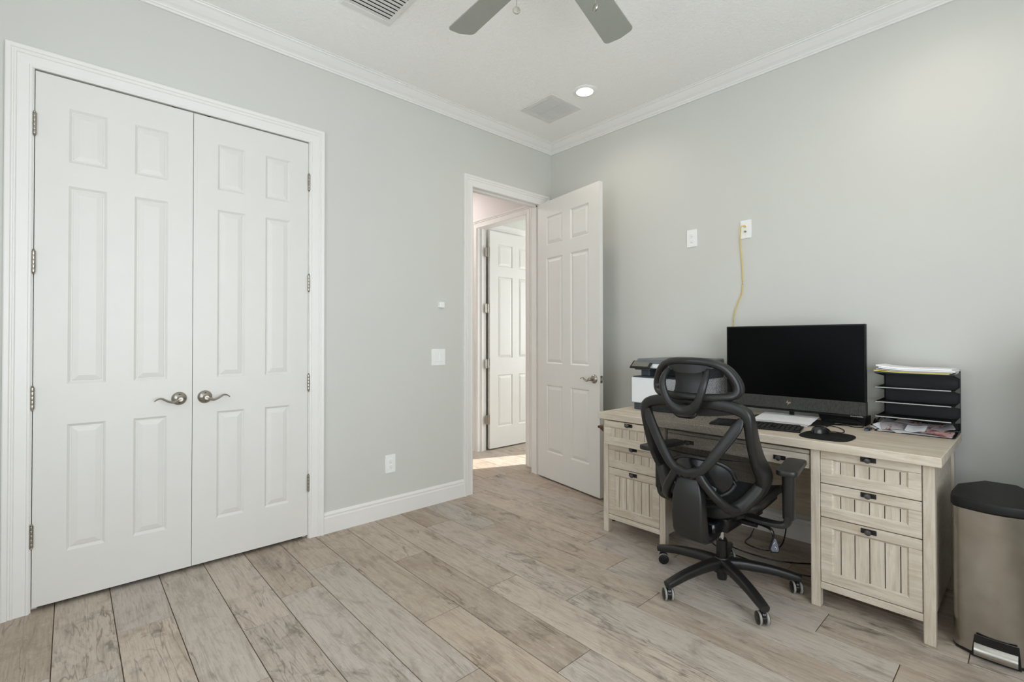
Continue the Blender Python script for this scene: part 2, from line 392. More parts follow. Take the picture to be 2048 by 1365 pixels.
struct(m.build('wall_left', W_), 'pale grey-blue wall holding the closet doors and the entry', 'wall')
m = MB().box(0, 0.12, -4.22, 0.32, 0, TZ).box(0, 0.12, 1.12, 3.12, 0, TZ).box(0, 0.12, 0.32, 1.12, 2.475, TZ)
wr = struct(m.build('wall_right', [W_, MT['hall_wall']]), 'pale grey-blue wall behind the desk', 'wall')
for p in wr.data.polygons:
    if p.center.y > 0.13: p.material_index = 1
m = MB().box(-4.22, -3.7, -4.22, -4.1, 0, TZ).box(-1.4, 0, -4.22, -4.1, 0, TZ).box(-3.7, -1.4, -4.22, -4.1, 0, 0.5).box(-3.7, -1.4, -4.22, -4.1, 2.5, TZ)
struct(m.build('wall_back', W_), 'pale grey-blue wall with the wide window', 'wall')
m = MB().box(-4.22, -4.1, -4.1, -2.4, 0, TZ).box(-4.22, -4.1, -1.0, 3.12, 0, TZ).box(-4.22, -4.1, -2.4, -1.0, 0, 0.7).box(-4.22, -4.1, -2.4, -1.0, 2.5, TZ)
struct(m.build('wall_near', W_), 'pale grey-blue wall opposite the desk', 'wall')
m = MB().box(-4.1, -1.05, 0.64, 0.7, 0, TZ).box(-1.15, -1.05, 0.12, 3.12, 0, TZ).box(-1.05, 0, 3.0, 3.12, 0, TZ)
struct(m.build('wall_hall', MT['hall_wall']), 'warm white hallway and closet inner walls', 'wall')
m = MB().box(0.12, 3.12, 1.22, 1.34, 0, TZ).box(0.12, 3.12, -1.72, -1.6, 0, TZ).box(3.0, 3.12, -1.6, -0.95, 0, TZ).box(3.0, 3.12, -0.34, 1.22, 0, TZ)
m.box(3.0, 3.12, -0.95, -0.34, 0, 0.5).box(3.0, 3.12, -0.95, -0.34, 2.4, TZ)
struct(m.build('wall_far', W_), 'grey-blue walls of the room across the hall', 'wall')
m = MB().box(0.3, 0.42, -7.2, -4.22, 0, TZ).box(-4.22, 0.42, -7.2, -4.22, TZ, TZ + 0.08)  # unseen wall and roof added to block sun at the wide window
struct(m.build('wall_sun_block', MT['hall_wall']), 'unseen wall and roof added to keep sun out of the wide window', 'wall')
def window(name, along, at, a, b, z0, z1, label, panes=2):
    m = MB(); q = 0.05
    def bx(m, u0, u1, za, zb, d0, d1):
        return m.box(u0, u1, at + d0, at + d1, za, zb, 0.004) if along == 'x' else m.box(at + d0, at + d1, u0, u1, za, zb, 0.004)
    bx(m, a, a + q, z0, z1, 0.02, 0.09); bx(m, b - q, b, z0, z1, 0.02, 0.09); bx(m, a + q, b - q, z0, z0 + q, 0.02, 0.09); bx(m, a + q, b - q, z1 - q, z1, 0.02, 0.09)
    mid = (a + b) / 2
    if panes == 2: bx(m, mid - q / 2, mid + q / 2, z0 + q, z1 - q, 0.02, 0.09)
    w = struct(m.build(name, MT['white']), label, 'window')
    for u0, u1 in (((a + q, mid - q / 2), (mid + q / 2, b - q)) if panes == 2 else ((a + q, b - q),)):
        bx(MB(), u0, u1, z0 + q, z1 - q, 0.05, 0.056).build('pane', MT['pane'], w)
window('window_1', 'x', -4.22, -3.7, -1.4, 0.5, 2.5, 'wide white framed window behind the viewpoint')
window('window_added', 'y', -4.22, -2.4, -1.0, 0.7, 2.5, 'unseen white framed window added opposite the desk for fill light')  # added frame around the side fill
window('window_3', 'y', 3.0, -0.95, -0.34, 0.5, 2.4, 'window of the room across the hall', 1)

# ---- casings, jambs, baseboards, crown
CP = [(0, 0), (0, .009), (.004, .012), (.010, .0125), (.013, .009), (.050, .0115), (.054, .016), (.059, .0165), (.062, .013), (.066, .0135), (.070, .019), (.084, .021), (.088, .019), (.088, 0)]
def casing(m, x0, x1, h, to_world):
    st = [lambda t: (x0 - t, 0.0), lambda t: (x0 - t, h + t), lambda t: (x1 + t, h + t), lambda t: (x1 + t, 0.0)]
    rings = [[m.bm.verts.new(to_world(*f(t), d)) for t, d in CP] for f in st]
    n = len(CP)
    for A, B in zip(rings, rings[1:]):
        for k in range(n): m.bm.faces.new((A[k], A[(k + 1) % n], B[(k + 1) % n], B[k]))
    m.bm.faces.new(rings[0]); m.bm.faces.new(rings[-1][::-1])
on_left = lambda u, z, d: Vector((u, -d, z))
m = MB(); casing(m, -3.423, -2.201, 2.452, on_left)
m.box(-3.438, -3.4185, 0.0, 0.12, 0, JH).box(-2.2055, -2.186, 0.0, 0.12, 0, JH).box(-3.438, -2.186, 0.0, 0.12, JH, 2.475)
m.box(-3.4185, -3.400, 0.04, 0.055, 0, JH).box(-2.224, -2.2055, 0.04, 0.055, 0, JH).box(-3.4, -2.224, 0.04, 0.055, JH - 0.02, JH)
tc = struct(m.build('trim_1', MT['white']), 'white moulded casing and jamb of the closet', 'door casing')
for x in (-2.89, -2.745): MB().box(x - 0.014, x + 0.014, -0.004, 0.03, JH - 0.006, JH + 0.001, 0.001).build('catch', MT['fob'], tc, label='small metal ball catch under the closet head')
m = MB(); casing(m, -0.927, -0.125, 2.452, on_left)
m.box(-0.951, -0.931, 0.0, 0.12, 0, JH).box(-0.143, -0.123, 0.0, 0.12, 0, JH).box(-0.951, -0.123, 0.0, 0.12, JH, 2.475)
m.box(-0.931, -0.919, 0.045, 0.07, 0, JH).box(-0.155, -0.143, 0.045, 0.07, 0, JH).box(-0.931, -0.143, 0.045, 0.07, JH - 0.012, JH)
struct(m.build('trim_2', MT['white']), 'white moulded casing and jamb of the entry', 'door casing')
on_right = lambda u, z, d: Vector((-d, u, z))
m = MB(); casing(m, 0.335, 1.105, 2.452, on_right)
m.box(0.0, 0.12, 0.32, 0.34, 0, JH).box(0.0, 0.12, 1.10, 1.12, 0, JH).box(0.0, 0.12, 0.32, 1.12, JH, 2.475)
m.box(0.05, 0.07, 1.088, 1.10, 0, JH).box(0.05, 0.07, 0.34, 0.352, 0, JH)
struct(m.build('trim_3', MT['white']), 'white casing of the doorway across the hall', 'door casing')
BP = [(0, 0), (.014, 0), (.014, .098), (.011, .104), (.011, .112), (.013, .116), (.009, .126), (.004, .132), (0, .133)]
def baseboard(name, seg, label, axis, flip=1):
    m = MB()
    for a, b in seg:
        pts = [(-d, z) for d, z in BP] if flip == 1 else [(d, z) for d, z in BP]
        m.prism(pts, axis, a, b)
    return struct(m.build(name, MT['white']), label, 'baseboard')
baseboard('baseboard_left', [(-4.1, -3.511), (-2.113, -1.015)], 'white moulded baseboard under the closet wall', 'x')
baseboard('baseboard_right', [(-4.1, 0.0)], 'white moulded baseboard behind the desk', 'y')
baseboard('baseboard_hall', [(1.193, 3.0)], 'white hallway baseboard', 'y')
CR = [(0, -.081), (.011, -.081), (.013, -.071), (.018, -.068), (.020, -.061), (.026, -.055), (.038, -.046), (.052, -.031), (.064, -.017), (.070, -.013), (.074, -.013), (.077, -.006), (.084, -.005), (.084, 0), (0, 0)]
def crown(name, s0, s1, label):
    m = MB(); A = [m.bm.verts.new(s0(d, z)) for d, z in CR]; B = [m.bm.verts.new(s1(d, z)) for d, z in CR]; n = len(CR)
    for k in range(n): m.bm.faces.new((A[k], B[k], B[(k + 1) % n], A[(k + 1) % n]))
    m.bm.faces.new(A); m.bm.faces.new(B[::-1])
    struct(m.build(name, MT['white']), label, 'crown moulding')
crown('trim_4', lambda d, z: Vector((-4.1 + d, -d, TZ + z)), lambda d, z: Vector((-d, -d, TZ + z)), 'white crown moulding above the closet doors')
crown('trim_5', lambda d, z: Vector((-d, -d, TZ + z)), lambda d, z: Vector((-d, -4.1 + d, TZ + z)), 'white crown moulding above the desk')
m = MB().prism([(1.22, 2.50), (1.205, 2.50), (1.198, 2.53), (1.198, 2.56), (1.205, 2.575), (1.22, 2.575)], 'x', 0.25, 1.6)
m.prism([(1.22, 2.45), (1.209, 2.45), (1.209, 2.50), (1.22, 2.50)], 'x', 0.25, 1.6)
struct(m.build('trim_6', MT['white']), 'white trim over the door across the hall', 'trim')

# ---- six panel doors
ROWS = [(0.245, 0.832), (1.020, 1.945), (2.056, 2.308)]
def make_door(name, W, cols, loc, rotz, label, flipx=False, T=0.035, z0=0.015, z1=2.445):
    """local: x from the hinge along the width, front face at y=0 looking to -y, thickness to +y"""
    m = MB(); DP = 0.009
    xs = [0.0] + [c for p in cols for c in p] + [W]; zs = [z0] + [c for p in ROWS for c in p] + [z1]
    holes = {(2 * i + 1, 2 * j + 1) for i in range(len(cols)) for j in range(3)}
    for side in (0, 1):
        Y = lambda d: d if side == 0 else T - d
        V = {}
        def vt(i, j):
            if (i, j) not in V: V[(i, j)] = m.bm.verts.new((xs[i], Y(0), zs[j]))
            return V[(i, j)]
        for i in range(len(xs) - 1):
            for j in range(len(zs) - 1):
                if (i, j) in holes:
                    q = [vt(i, j), vt(i + 1, j), vt(i + 1, j + 1), vt(i, j + 1)]
                    s = 0.011; a, b, c, d = xs[i] + s, xs[i + 1] - s, zs[j] + s, zs[j + 1] - s
                    w = [m.bm.verts.new(p) for p in ((a, Y(DP), c), (b, Y(DP), c), (b, Y(DP), d), (a, Y(DP), d))]
                    for k in range(4): m.bm.faces.new((q[k], q[(k + 1) % 4], w[(k + 1) % 4], w[k]))
                    m.bm.faces.new(w)
                else: m.bm.faces.new((vt(i, j), vt(i + 1, j), vt(i + 1, j + 1), vt(i, j + 1)))
    m.prism([(0.001, z0 + .001), (W - .001, z0 + .001), (W - .001, z1 - .001), (0.001, z1 - .001)], 'y', DP + 0.004, T - DP - 0.004)
    for p_, q_ in (((0, z0), (W, z0)), ((W, z0), (W, z1)), ((W, z1), (0, z1)), ((0, z1), (0, z0))): m.poly([(p_[0], 0, p_[1]), (q_[0], 0, q_[1]), (q_[0], T, q_[1]), (p_[0], T, p_[1])])
    d = m.build(name, MT['door']); struct(d, label, 'door'); d.location = loc; d.rotation_euler = (0, 0, rotz)
    for x0, x1 in cols:
        for c0, c1 in ROWS:
            p = MB()
            for side in (0, 1):
                Y = lambda dd: dd if side == 0 else T - dd
                g, s = 0.013, 0.038
                A = [p.bm.verts.new(q) for q in ((x0 + g, Y(DP + 0.001), c0 + g), (x1 - g, Y(DP + 0.001), c0 + g), (x1 - g, Y(DP + 0.001), c1 - g), (x0 + g, Y(DP + 0.001), c1 - g))]
                A2 = [p.bm.verts.new(q) for q in ((x0 + g + .004, Y(DP - 0.0025), c0 + g + .004), (x1 - g - .004, Y(DP - 0.0025), c0 + g + .004), (x1 - g - .004, Y(DP - 0.0025), c1 - g - .004), (x0 + g + .004, Y(DP - 0.0025), c1 - g - .004))]
                B = [p.bm.verts.new(q) for q in ((x0 + s, Y(0.0012), c0 + s), (x1 - s, Y(0.0012), c0 + s), (x1 - s, Y(0.0012), c1 - s), (x0 + s, Y(0.0012), c1 - s))]
                for k in range(4):
                    p.bm.faces.new((A[k], A[(k + 1) % 4], A2[(k + 1) % 4], A2[k])); p.bm.faces.new((A2[k], A2[(k + 1) % 4], B[(k + 1) % 4], B[k]))
                p.bm.faces.new(B); p.bm.faces.new(A)
            p.build('panel', MT['door'], d, local=True)
    return d
def hinge(d, x, y, leaf=False, leaf_y=0.0):
    for zc in (2.203, 1.578, 0.962, 0.342):
        m = MB()
        for k in range(5): m.lathe([(0.0072, -0.0094), (0.0076, -0.008), (0.0076, 0.008), (0.0072, 0.0094)], (x, y, zc + (k - 2) * 0.0195), n=12)
        m.lathe([(0.004, 0), (0.0055, 0.004), (0.003, 0.008)], (x, y, zc + 0.0485), n=10).lathe([(0.003, -0.008), (0.0055, -0.004), (0.004, 0)], (x, y, zc - 0.0485), n=10)
        if leaf:
            m.prism(rrect(x - 0.038, x + 0.038, zc - 0.05, zc + 0.05, 0.012), 'y', y + 0.001, y + 0.004)
        m.build('hinge', MT['nickel'], d, smooth=True, local=True)
def lever(d, x, z, direction, side=-1):
    """round rose with a wave lever standing on the front face (side -1)"""
    y = 0.0 if side == -1 else 0.035
    m = MB(); s = side
    m.lathe([(0.0345, 0.0), (0.0345, s * 0.003), (0.031, s * 0.009), (0.017, s * 0.015), (0.012, s * 0.017), (0.012, s * 0.04), (0.0135, s * 0.042), (0.0135, s * 0.055), (0.010, s * 0.060)], (x, y, z), axis='y', n=28)
    m.build('rose', MT['nickel'], d, smooth=True, local=True)
    k = direction
    path = spline([(x - 0.004 * k, y + s * 0.050, z + 0.002), (x + 0.016 * k, y + s * 0.051, z - 0.007), (x + 0.032 * k, y + s * 0.051, z - 0.014), (x + 0.055 * k, y + s * 0.050, z - 0.006), (x + 0.078 * k, y + s * 0.048, z + 0.008), (x + 0.095 * k, y + s * 0.047, z + 0.007), (x + 0.110 * k, y + s * 0.046, z - 0.004)], 5)
    MB().sweep(path, lerp_list([(0.011, 0.010), (0.010, 0.008), (0.009, 0.006), (0.008, 0.0055), (0.0075, 0.005), (0.0065, 0.004), (0.004, 0.0025)], len(path)), 10).build('lever', MT['nickel'], d, smooth=True, local=True)
    for dz in (0.021, -0.021): MB().lathe([(0.004, 0.0), (0.004, s * 0.0035)], (x, y + s * 0.0105, z + dz), axis='y', n=10).build('screw_hole', MT['slot'], d, local=True)
CC = [(0.113, 0.251), (0.357, 0.495)]
d1 = make_door('door_1', 0.6035, CC, (-3.4155, 0.0, 0), 0, 'white six-panel closet leaf nearest the corner by the viewpoint, lever on its inner edge', z0=0.021)
hinge(d1, -0.002, -0.007); lever(d1, 0.546, 0.917, -1)
d2 = make_door('door_2', 0.6015, CC, (-2.8095, 0.0, 0), 0, 'white six-panel closet leaf nearest the entry, lever pointing to its hinges', z0=0.021)
hinge(d2, 0.6035, -0.007); lever(d2, 0.056, 0.917, 1)
# entry door, swung into the room
a = R(9.5)
EC = [(0.122, 0.345), (0.450, 0.673)]
d3 = make_door('door_3', 0.795, EC, (-0.18, -0.006, 0), math.atan2(-math.cos(a), -math.sin(a)), 'white six-panel entry door swung open beside the desk')
lever(d3, 0.735, 0.921, -1); lever(d3, 0.735, 0.921, -1, side=1)
m = MB().prism(rrect(0.0065, 0.0285, 0.893, 0.950, 0.005), 'x', 0.7945, 0.797); m.build('latch_plate', MT['nickel'], d3, local=True)
MB().prism([(0.012, 0.795), (0.023, 0.795), (0.023, 0.800), (0.012, 0.808)], 'z', 0.912, 0.931).xform(Matrix(((0, 1, 0, 0), (1, 0, 0, 0), (0, 0, 1, 0), (0, 0, 0, 1)))).build('latch_bolt', MT['fob'], d3, local=True)
hinge(d3, 0.001, 0.042)
# far door, open into the room across the hall
d4 = make_door('door_4', 0.762, [(0.118, 0.342), (0.440, 0.664)], (0.146, 1.065, 0), 0, 'white six-panel door standing open across the hall')
hinge(d4, -0.024, 0.004, True)

# ================================================================== CEILING THINGS
def downlight(x, y, label, first=False):
    t = thing('recessed_downlight', (x, y, TZ), label, 'ceiling light', 'recessed downlights')
    MB().lathe([(0.085, 0.0), (0.085, -0.004), (0.080, -0.007), (0.060, -0.009), (0.056, -0.004), (0.056, 0.0)], (x, y, TZ), n=40).build('trim_ring', MT['plate'], t, smooth=True)
    MB().lathe([(0.056, -0.001), (0.056, -0.0045), (0.050, -0.0065), (0.0001, -0.007)], (x, y, TZ), n=32).build('lens', MT['lamp'], t, smooth=True)
    l = lamp('downlight_beam', 'SPOT', (x, y, TZ - 0.03), CAN_POWER, (1.0, 0.85, 0.70), spot_size=R(158), spot_blend=1.0, shadow_soft_size=0.055, toward=(0, 0, -1))
    return t
downlight(-0.567, -0.858, 'lit recessed ceiling light beside the square grille')
downlight(-0.567, -2.75, 'lit recessed ceiling light above the bin end of the desk')
# return grille
gx0, gx1, gy0, gy1 = -0.722, -0.382, -0.678, -0.334
t = thing('return_grille', ((gx0 + gx1) / 2, (gy0 + gy1) / 2, TZ), 'square white air grille with fine slats beside the ceiling light', 'vent')
ix0, ix1, iy0, iy1 = gx0 + 0.04, gx1 - 0.034, gy0 + 0.032, gy1 - 0.044
m = MB()
for q in ((gx0, gx1, gy0, iy0), (gx0, gx1, iy1, gy1), (gx0, ix0, iy0, iy1), (ix1, gx1, iy0, iy1)): m.box(*q, TZ - 0.008, TZ, 0.003)
m.build('frame', MT['vent'], t)
MB().box(ix0, ix1, iy0, iy1, TZ - 0.0012, TZ).build('backing', MT['duct'], t)
MB().box((ix0 + ix1) / 2 - 0.003, (ix0 + ix1) / 2 + 0.003, iy0, iy1, TZ - 0.010, TZ - 0.0075).build('divider', MT['vent'], t)
ns = 17
for k in range(ns):
    y = iy0 + (k + 0.5) * (iy1 - iy0) / ns
    m = MB().prism([(y + 0.0035, TZ - 0.009), (y + 0.0012, TZ - 0.009), (y - 0.0038, TZ - 0.002), (y - 0.0015, TZ - 0.002)], 'x', ix0, ix1); m.build('slat', MT['vent'], t)
# supply register
gx0, gx1, gy0, gy1 = -2.245, -1.960, -0.860, -0.565
t = thing('supply_register', ((gx0 + gx1) / 2, (gy0 + gy1) / 2, TZ), 'white ceiling register with broad louvres above the closet wall', 'vent')
ix0, ix1, iy0, iy1 = gx0 + 0.032, gx1 - 0.028, gy0 + 0.032, gy1 - 0.036
m = MB()
for q in ((gx0, gx1, gy0, iy0), (gx0, gx1, iy1, gy1), (gx0, ix0, iy0, iy1), (ix1, gx1, iy0, iy1)): m.box(*q, TZ - 0.008, TZ, 0.003)
m.build('frame', MT['vent'], t)
MB().box(ix0, ix1, iy0, iy1, TZ - 0.0012, TZ).build('backing', MT['duct'], t)
for k in range(8):
    y = iy0 + (k + 0.5) * (iy1 - iy0) / 8
    MB().prism([(y + 0.0125, TZ - 0.0045), (y + 0.0125, TZ - 0.003), (y - 0.0115, TZ - 0.0075), (y - 0.0115, TZ - 0.009)], 'x', ix0, ix1).build('louvre', MT['vent'], t)
for x in (gx0 + 0.014, gx1 - 0.014): MB().lathe([(0.004, 0), (0.004, -0.002), (0.001, -0.003)], (x, (iy0 + iy1) / 2, TZ - 0.008), n=10).build('screw', MT['vent'], t)
# ceiling fan
hx, hy = -1.965, -1.85
t = thing('ceiling_fan', (hx, hy, TZ), 'ceiling fan with silver-grey blades and pull chains', 'ceiling fan')
MB().lathe([(0.065, 0), (0.065, -0.03), (0.03, -0.06), (0.013, -0.065), (0.013, -0.17), (0.05, -0.18), (0.115, -0.20), (0.125, -0.24), (0.12, -0.30), (0.09, -0.325), (0.06, -0.33), (0.058, -0.40), (0.03, -0.42), (0.001, -0.425)], (hx, hy, TZ), n=36).build('motor_housing', MT['nickel'], t, smooth=True)
for k in range(5):
    an = 14.3 + 72 * k
    pts = [(0.20, -0.050), (0.24, -0.062), (0.58, -0.071)] + arc(0.633, -0.047, 0.026, -85, -15, 5) + [(0.668, 0.0)] + arc(0.633, 0.047, 0.026, 15, 85, 5) + [(0.58, 0.071), (0.24, 0.062), (0.20, 0.050)]
    MX = Matrix.Translation((hx, hy, 2.70)) @ Matrix.Rotation(R(an), 4, 'Z') @ Matrix.Rotation(R(-11), 4, 'X')
    b = MB().prism(pts, 'z', -0.003, 0.003, 0.001).xform(MX).build('blade', MT['blade'], t)
    MB().prism([(0.09, -0.02), (0.26, -0.035), (0.26, 0.035), (0.09, 0.02)], 'z', 0.004, 0.009, 0.001).xform(MX).build('blade_iron', MT['nickel'], b)
for fx, fy, n_ in ((-2.076, -1.754, (0.62, 0.78)), (-1.871, -1.96, (0.96, -0.28))):
    dx, dy = fx - hx, fy - hy; q = 0.058 / math.hypot(dx, dy)
    # the chains hang from short arms on the switch cup
    p = MB().sweep([(hx + dx * q * 0.8, hy + dy * q * 0.8, 2.64), (fx, fy, 2.655), (fx, fy, 2.64), (fx, fy, 2.462)], 0.0012, 6).build('pull_chain', MT['silver'], t)
    nx, ny = n_
    MX = Matrix.Translation((fx, fy, 2.449)) @ Matrix.Rotation(math.atan2(ny, nx), 4, 'Z')
    MB().lathe([(0.010, -0.004), (0.0135, -0.003), (0.0145, 0.0), (0.0135, 0.003), (0.010, 0.004)], (0, 0, 0), axis='x', n=20).xform(MX).build('fob', MT['fob'], p, smooth=True)

# ================================================================== WALL PLATES
def plate_common(m, w, h, to): pass
def outlet(name, on, u, z, label):
    t = thing(name, (u, 0, z) if on == 'left' else (0, u, z), label, 'power outlet')
    P = (lambda a, b, d: Vector((u + a, -d, z + b))) if on == 'left' else (lambda a, b, d: Vector((-d, u - a, z + b)))
    def slab(a0, a1, b0, b1, d0, d1, mat, nm, r=0.004):
        m = MB(); pts = rrect(a0, a1, b0, b1, r, 3); n = len(pts)
        i_ = 0.0015
        A = [m.bm.verts.new(P(p[0], p[1], d0)) for p in pts]
        B = [m.bm.verts.new(P(p[0] * 1.0, p[1], d1 - i_)) for p in pts]
        ca, cb_ = (a0 + a1) / 2, (b0 + b1) / 2
        D = [m.bm.verts.new(P(ca + (p[0] - ca) * (1 - i_ * 2 / (a1 - a0)), cb_ + (p[1] - cb_) * (1 - i_ * 2 / (b1 - b0)), d1)) for p in pts]
        m.bm.faces.new(A); m.bm.faces.new(D)
        for X, Y in ((A, B), (B, D)):
            for k in range(n): m.bm.faces.new((X[k], X[(k + 1) % n], Y[(k + 1) % n], Y[k]))
        return m.build(nm, mat, t)
    return t, slab
def duplex(on, u, z, label):
    t, slab = outlet('power_outlet', on, u, z, label)
    slab(-0.038, 0.038, -0.062, 0.062, 0, 0.006, MT['plate'], 'cover_plate')
    for b in (0.0195, -0.0195):
        s = slab(-0.0165, 0.0165, b - 0.0145, b + 0.0145, 0.005, 0.0085, MT['plate'], 'socket', 0.009)
        for a0, a1, b0, b1 in ((-0.0085, -0.0060, -0.002, 0.0075), (0.0055, 0.008, -0.001, 0.0065), (-0.003, 0.003, -0.0105, -0.005)):
            q = slab(a0, a1, b + b0, b + b1, 0.0084, 0.0090, MT['slot'], 'slot', 0.0008); q.parent = s
    slab(-0.003, 0.003, -0.003, 0.003, 0.0055, 0.0072, MT['vent'], 'screw', 0.0028)
duplex('right', -1.3775, 1.953, 'white duplex power outlet high on the desk wall')
duplex('left', -1.6455, 0.363, 'white duplex power outlet low beside the closet')
t, slab = outlet('data_plate', 'right', -1.753, 1.955, 'white wall plate with two jacks and a yellow cable plugged in'); t['category'] = 'wall plate'
slab(-0.035, 0.035, -0.06, 0.06, 0, 0.006, MT['plate'], 'cover_plate')
slab(-0.007, 0.007, 0.010, 0.024, 0.0055, 0.010, MT['plate'], 'jack', 0.001)
m = MB().lathe([(0.0065, -0.018), (0.0065, -0.012), (0.0055, -0.012), (0.0055, -0.005)], (0, -1.753, 1.938), axis='x', n=12); m.build('coax_jack', MT['nickel'], t)
for b in (0.042, -0.042): slab(-0.003, 0.003, b - 0.003, b + 0.003, 0.0055, 0.0068, MT['vent'], 'screw', 0.0028)
t, slab = outlet('light_switch', 'left', -1.2485, 1.095, 'white double rocker light switch near the entry'); t['category'] = 'light switch'
slab(-0.060, 0.060, -0.061, 0.061, 0, 0.006, MT['plate'], 'cover_plate')
for a in (-0.023, 0.023): slab(a - 0.0165, a + 0.0165, -0.033, 0.033, 0.005, 0.0095, MT['plate'], 'rocker', 0.001)
t, slab = outlet('wall_sensor', 'left', -1.228, 1.4895, 'small white sensor box above the light switch'); t['category'] = 'sensor'
slab(-0.0215, 0.0215, -0.0215, 0.0215, 0, 0.024, MT['plate'], 'case', 0.003)

# ================================================================== DESK
DT = 0.762
DX0, DX1, DYR, DYL = -0.798, -0.065, -2.798, -1.140
FX = -0.759                 # front plane of legs and drawers
desk = thing('desk', (-0.43, -1.97, 0), 'whitewashed wooden kneehole desk with seven drawers against the wall', 'desk')
MB().box(DX0, DX1, DYR, DYL, 0.722, DT, 0.003).build('desktop', MT['wood_top'], desk)
SH = 1.178
legs = [(-2.735, -2.773), (-2.336, -2.374)]
for s in (0, SH):
    for ya_, yb in legs:
        y0, y1 = yb + s, ya_ + s
        MB().box(FX, FX + 0.042, y0, y1, 0, 0.7215, 0.003).build('leg', MT['wood_z'], desk)
        MB().box(-0.118, -0.078, y0, y1, 0, 0.7215, 0.003).build('leg', MT['wood_z'], desk)
    for ya_, yb in legs:
        yc = (ya_ + yb) / 2 + s
        MB().box(FX + 0.042, -0.118, yc - 0.008, yc + 0.008, 0.085, 0.7215).build('side_panel', MT['wood_y'], desk)
    ri, rj = legs[1][1] + s, legs[0][0] + s
    MB().box(FX + 0.004, FX + 0.024, rj, ri, 0.086, 0.117, 0.002).build('bottom_rail', MT['wood_y'], desk)
    MB().box(FX + 0.024, -0.118, rj, ri, 0.100, 0.114).build('pedestal_floor', MT['wood_y'], desk)
    MB().box(FX + 0.03, FX + 0.044, rj, ri, 0.117, 0.7215).build('drawer_backing', MT['wood_y'], desk)
def drawer(y0, y1, z0, z1, front, panel, divs, depth=0.018):
    """panelled drawer front: frame with bead-board planks and a plate-and-knob handle"""
    m = MB(); p0, p1, q0, q1 = panel; th = depth
    m.box(front, front + th, y0, y1, z0, q0, 0.0015).box(front, front + th, y0, y1, q1, z1, 0.0015)
    m.box(front, front + th, y0, p0, q0 + 0.0005, q1 - 0.0005).box(front, front + th, p1, y1, q0 + 0.0005, q1 - 0.0005)
    s = 0.007; X = front; D = front + 0.006
    O = [(X, p0, q0), (X, p1, q0), (X, p1, q1), (X, p0, q1)]; I = [(D, p0 + s, q0 + s), (D, p1 - s, q0 + s), (D, p1 - s, q1 - s), (D, p0 + s, q1 - s)]
    Ov = [m.bm.verts.new(v) for v in O]; Iv = [m.bm.verts.new(v) for v in I]
    for k in range(4): m.bm.faces.new((Ov[k], Ov[(k + 1) % 4], Iv[(k + 1) % 4], Iv[k]))
    m.box(front + 0.0125, front + th, p0, p1, q0, q1)
    for f in m.bm.faces:
        if f.calc_center_median().x < front + 0.0126 and f.calc_center_median().x > front + 0.0124: f.material_index = 1
    dr = m.build('drawer', [MT['wood_y'], MT['groove']], desk)
    ys = [p0 + 0.004] + sorted(divs) + [p1 - 0.004]
    for a, b in zip(ys, ys[1:]):
        MB().box(front + 0.0065, front + 0.013, a + 0.0018, b - 0.0018, q0 + 0.002, q1 - 0.002).build('board', MT['wood_z'], dr)
    return dr
def handle(dr, yc, zc, front, knob_y=None):
    m = MB().box(front - 0.003, front, yc - 0.028, yc + 0.028, zc - 0.0105, zc + 0.0105, 0.0012)
    m.lathe([(0.006, -0.003), (0.005, -0.010), (0.0115, -0.016), (0.0125, -0.020), (0.009, -0.025), (0.002, -0.0265)], (front, yc, zc), axis='x', n=16)
    for a in (-0.021, 0.021): m.lathe([(0.003, -0.003), (0.002, -0.0045)], (front, yc + a, zc), axis='x', n=8)
    for f in m.bm.faces:
        if f.calc_center_median().x < front - 0.0055: f.material_index = 1
    m.build('handle', [MT['iron'], MT['knob']], dr, smooth=True)
zs_ = [(0.570, 0.7165, 0.613, 0.680, 0.704), (0.417, 0.566, 0.459, 0.527, 0.551), (0.121, 0.413, 0.165, 0.371, 0.396)]
dv = [-2.453, -2.505, -2.558, -2.611, -2.663]
for s in (0, SH):
    for i, (z0, z1, q0, q1, hz) in enumerate(zs_):
        fr = -0.803 if (s and i == 0) else FX + 0.003
        y0, y1 = -2.7325 + s, -2.3765 + s
        dr = drawer(y0, y1, z0, z1, fr, (-2.691 + s, -2.420 + s, q0, q1), [v + s for v in dv])
        handle(dr, -2.556 + s, hz, fr)
        if s and i == 0:      # the open drawer shows its box
            b = MB().box(fr + 0.018, FX + 0.05, y0 + 0.02, y0 + 0.03, z0 + 0.02, z1 - 0.02).box(fr + 0.018, FX + 0.05, y1 - 0.03, y1 - 0.02, z0 + 0.02, z1 - 0.02).box(fr + 0.018, FX + 0.05, y0 + 0.03, y1 - 0.03, z0 + 0.02, z0 + 0.026)
            b.build('drawer_box', MT['wood_y'], dr)
# centre keyboard drawer
y0, y1 = -2.333, -1.600
m = MB().box(-0.745, -0.727, y0 + 0.003, y1 - 0.003, 0.620, 0.686, 0.002).box(-0.745, -0.727, y0 + 0.003, y1 - 0.003, 0.689, 0.706, 0.002)
m.box(-0.730, -0.30, y0 + 0.02, y1 - 0.02, 0.640, 0.650).box(-0.728, -0.725, y0 + 0.004, y1 - 0.004, 0.62, 0.706)
cd = m.build('drawer', MT['wood_y'], desk)
handle(cd, -2.200, 0.650, -0.745); handle(cd, -1.735, 0.650, -0.745)
MB().box(-0.112, -0.100, -2.336, -1.594, 0.19, 0.7215).build('back_panel', MT['wood_y'], desk)

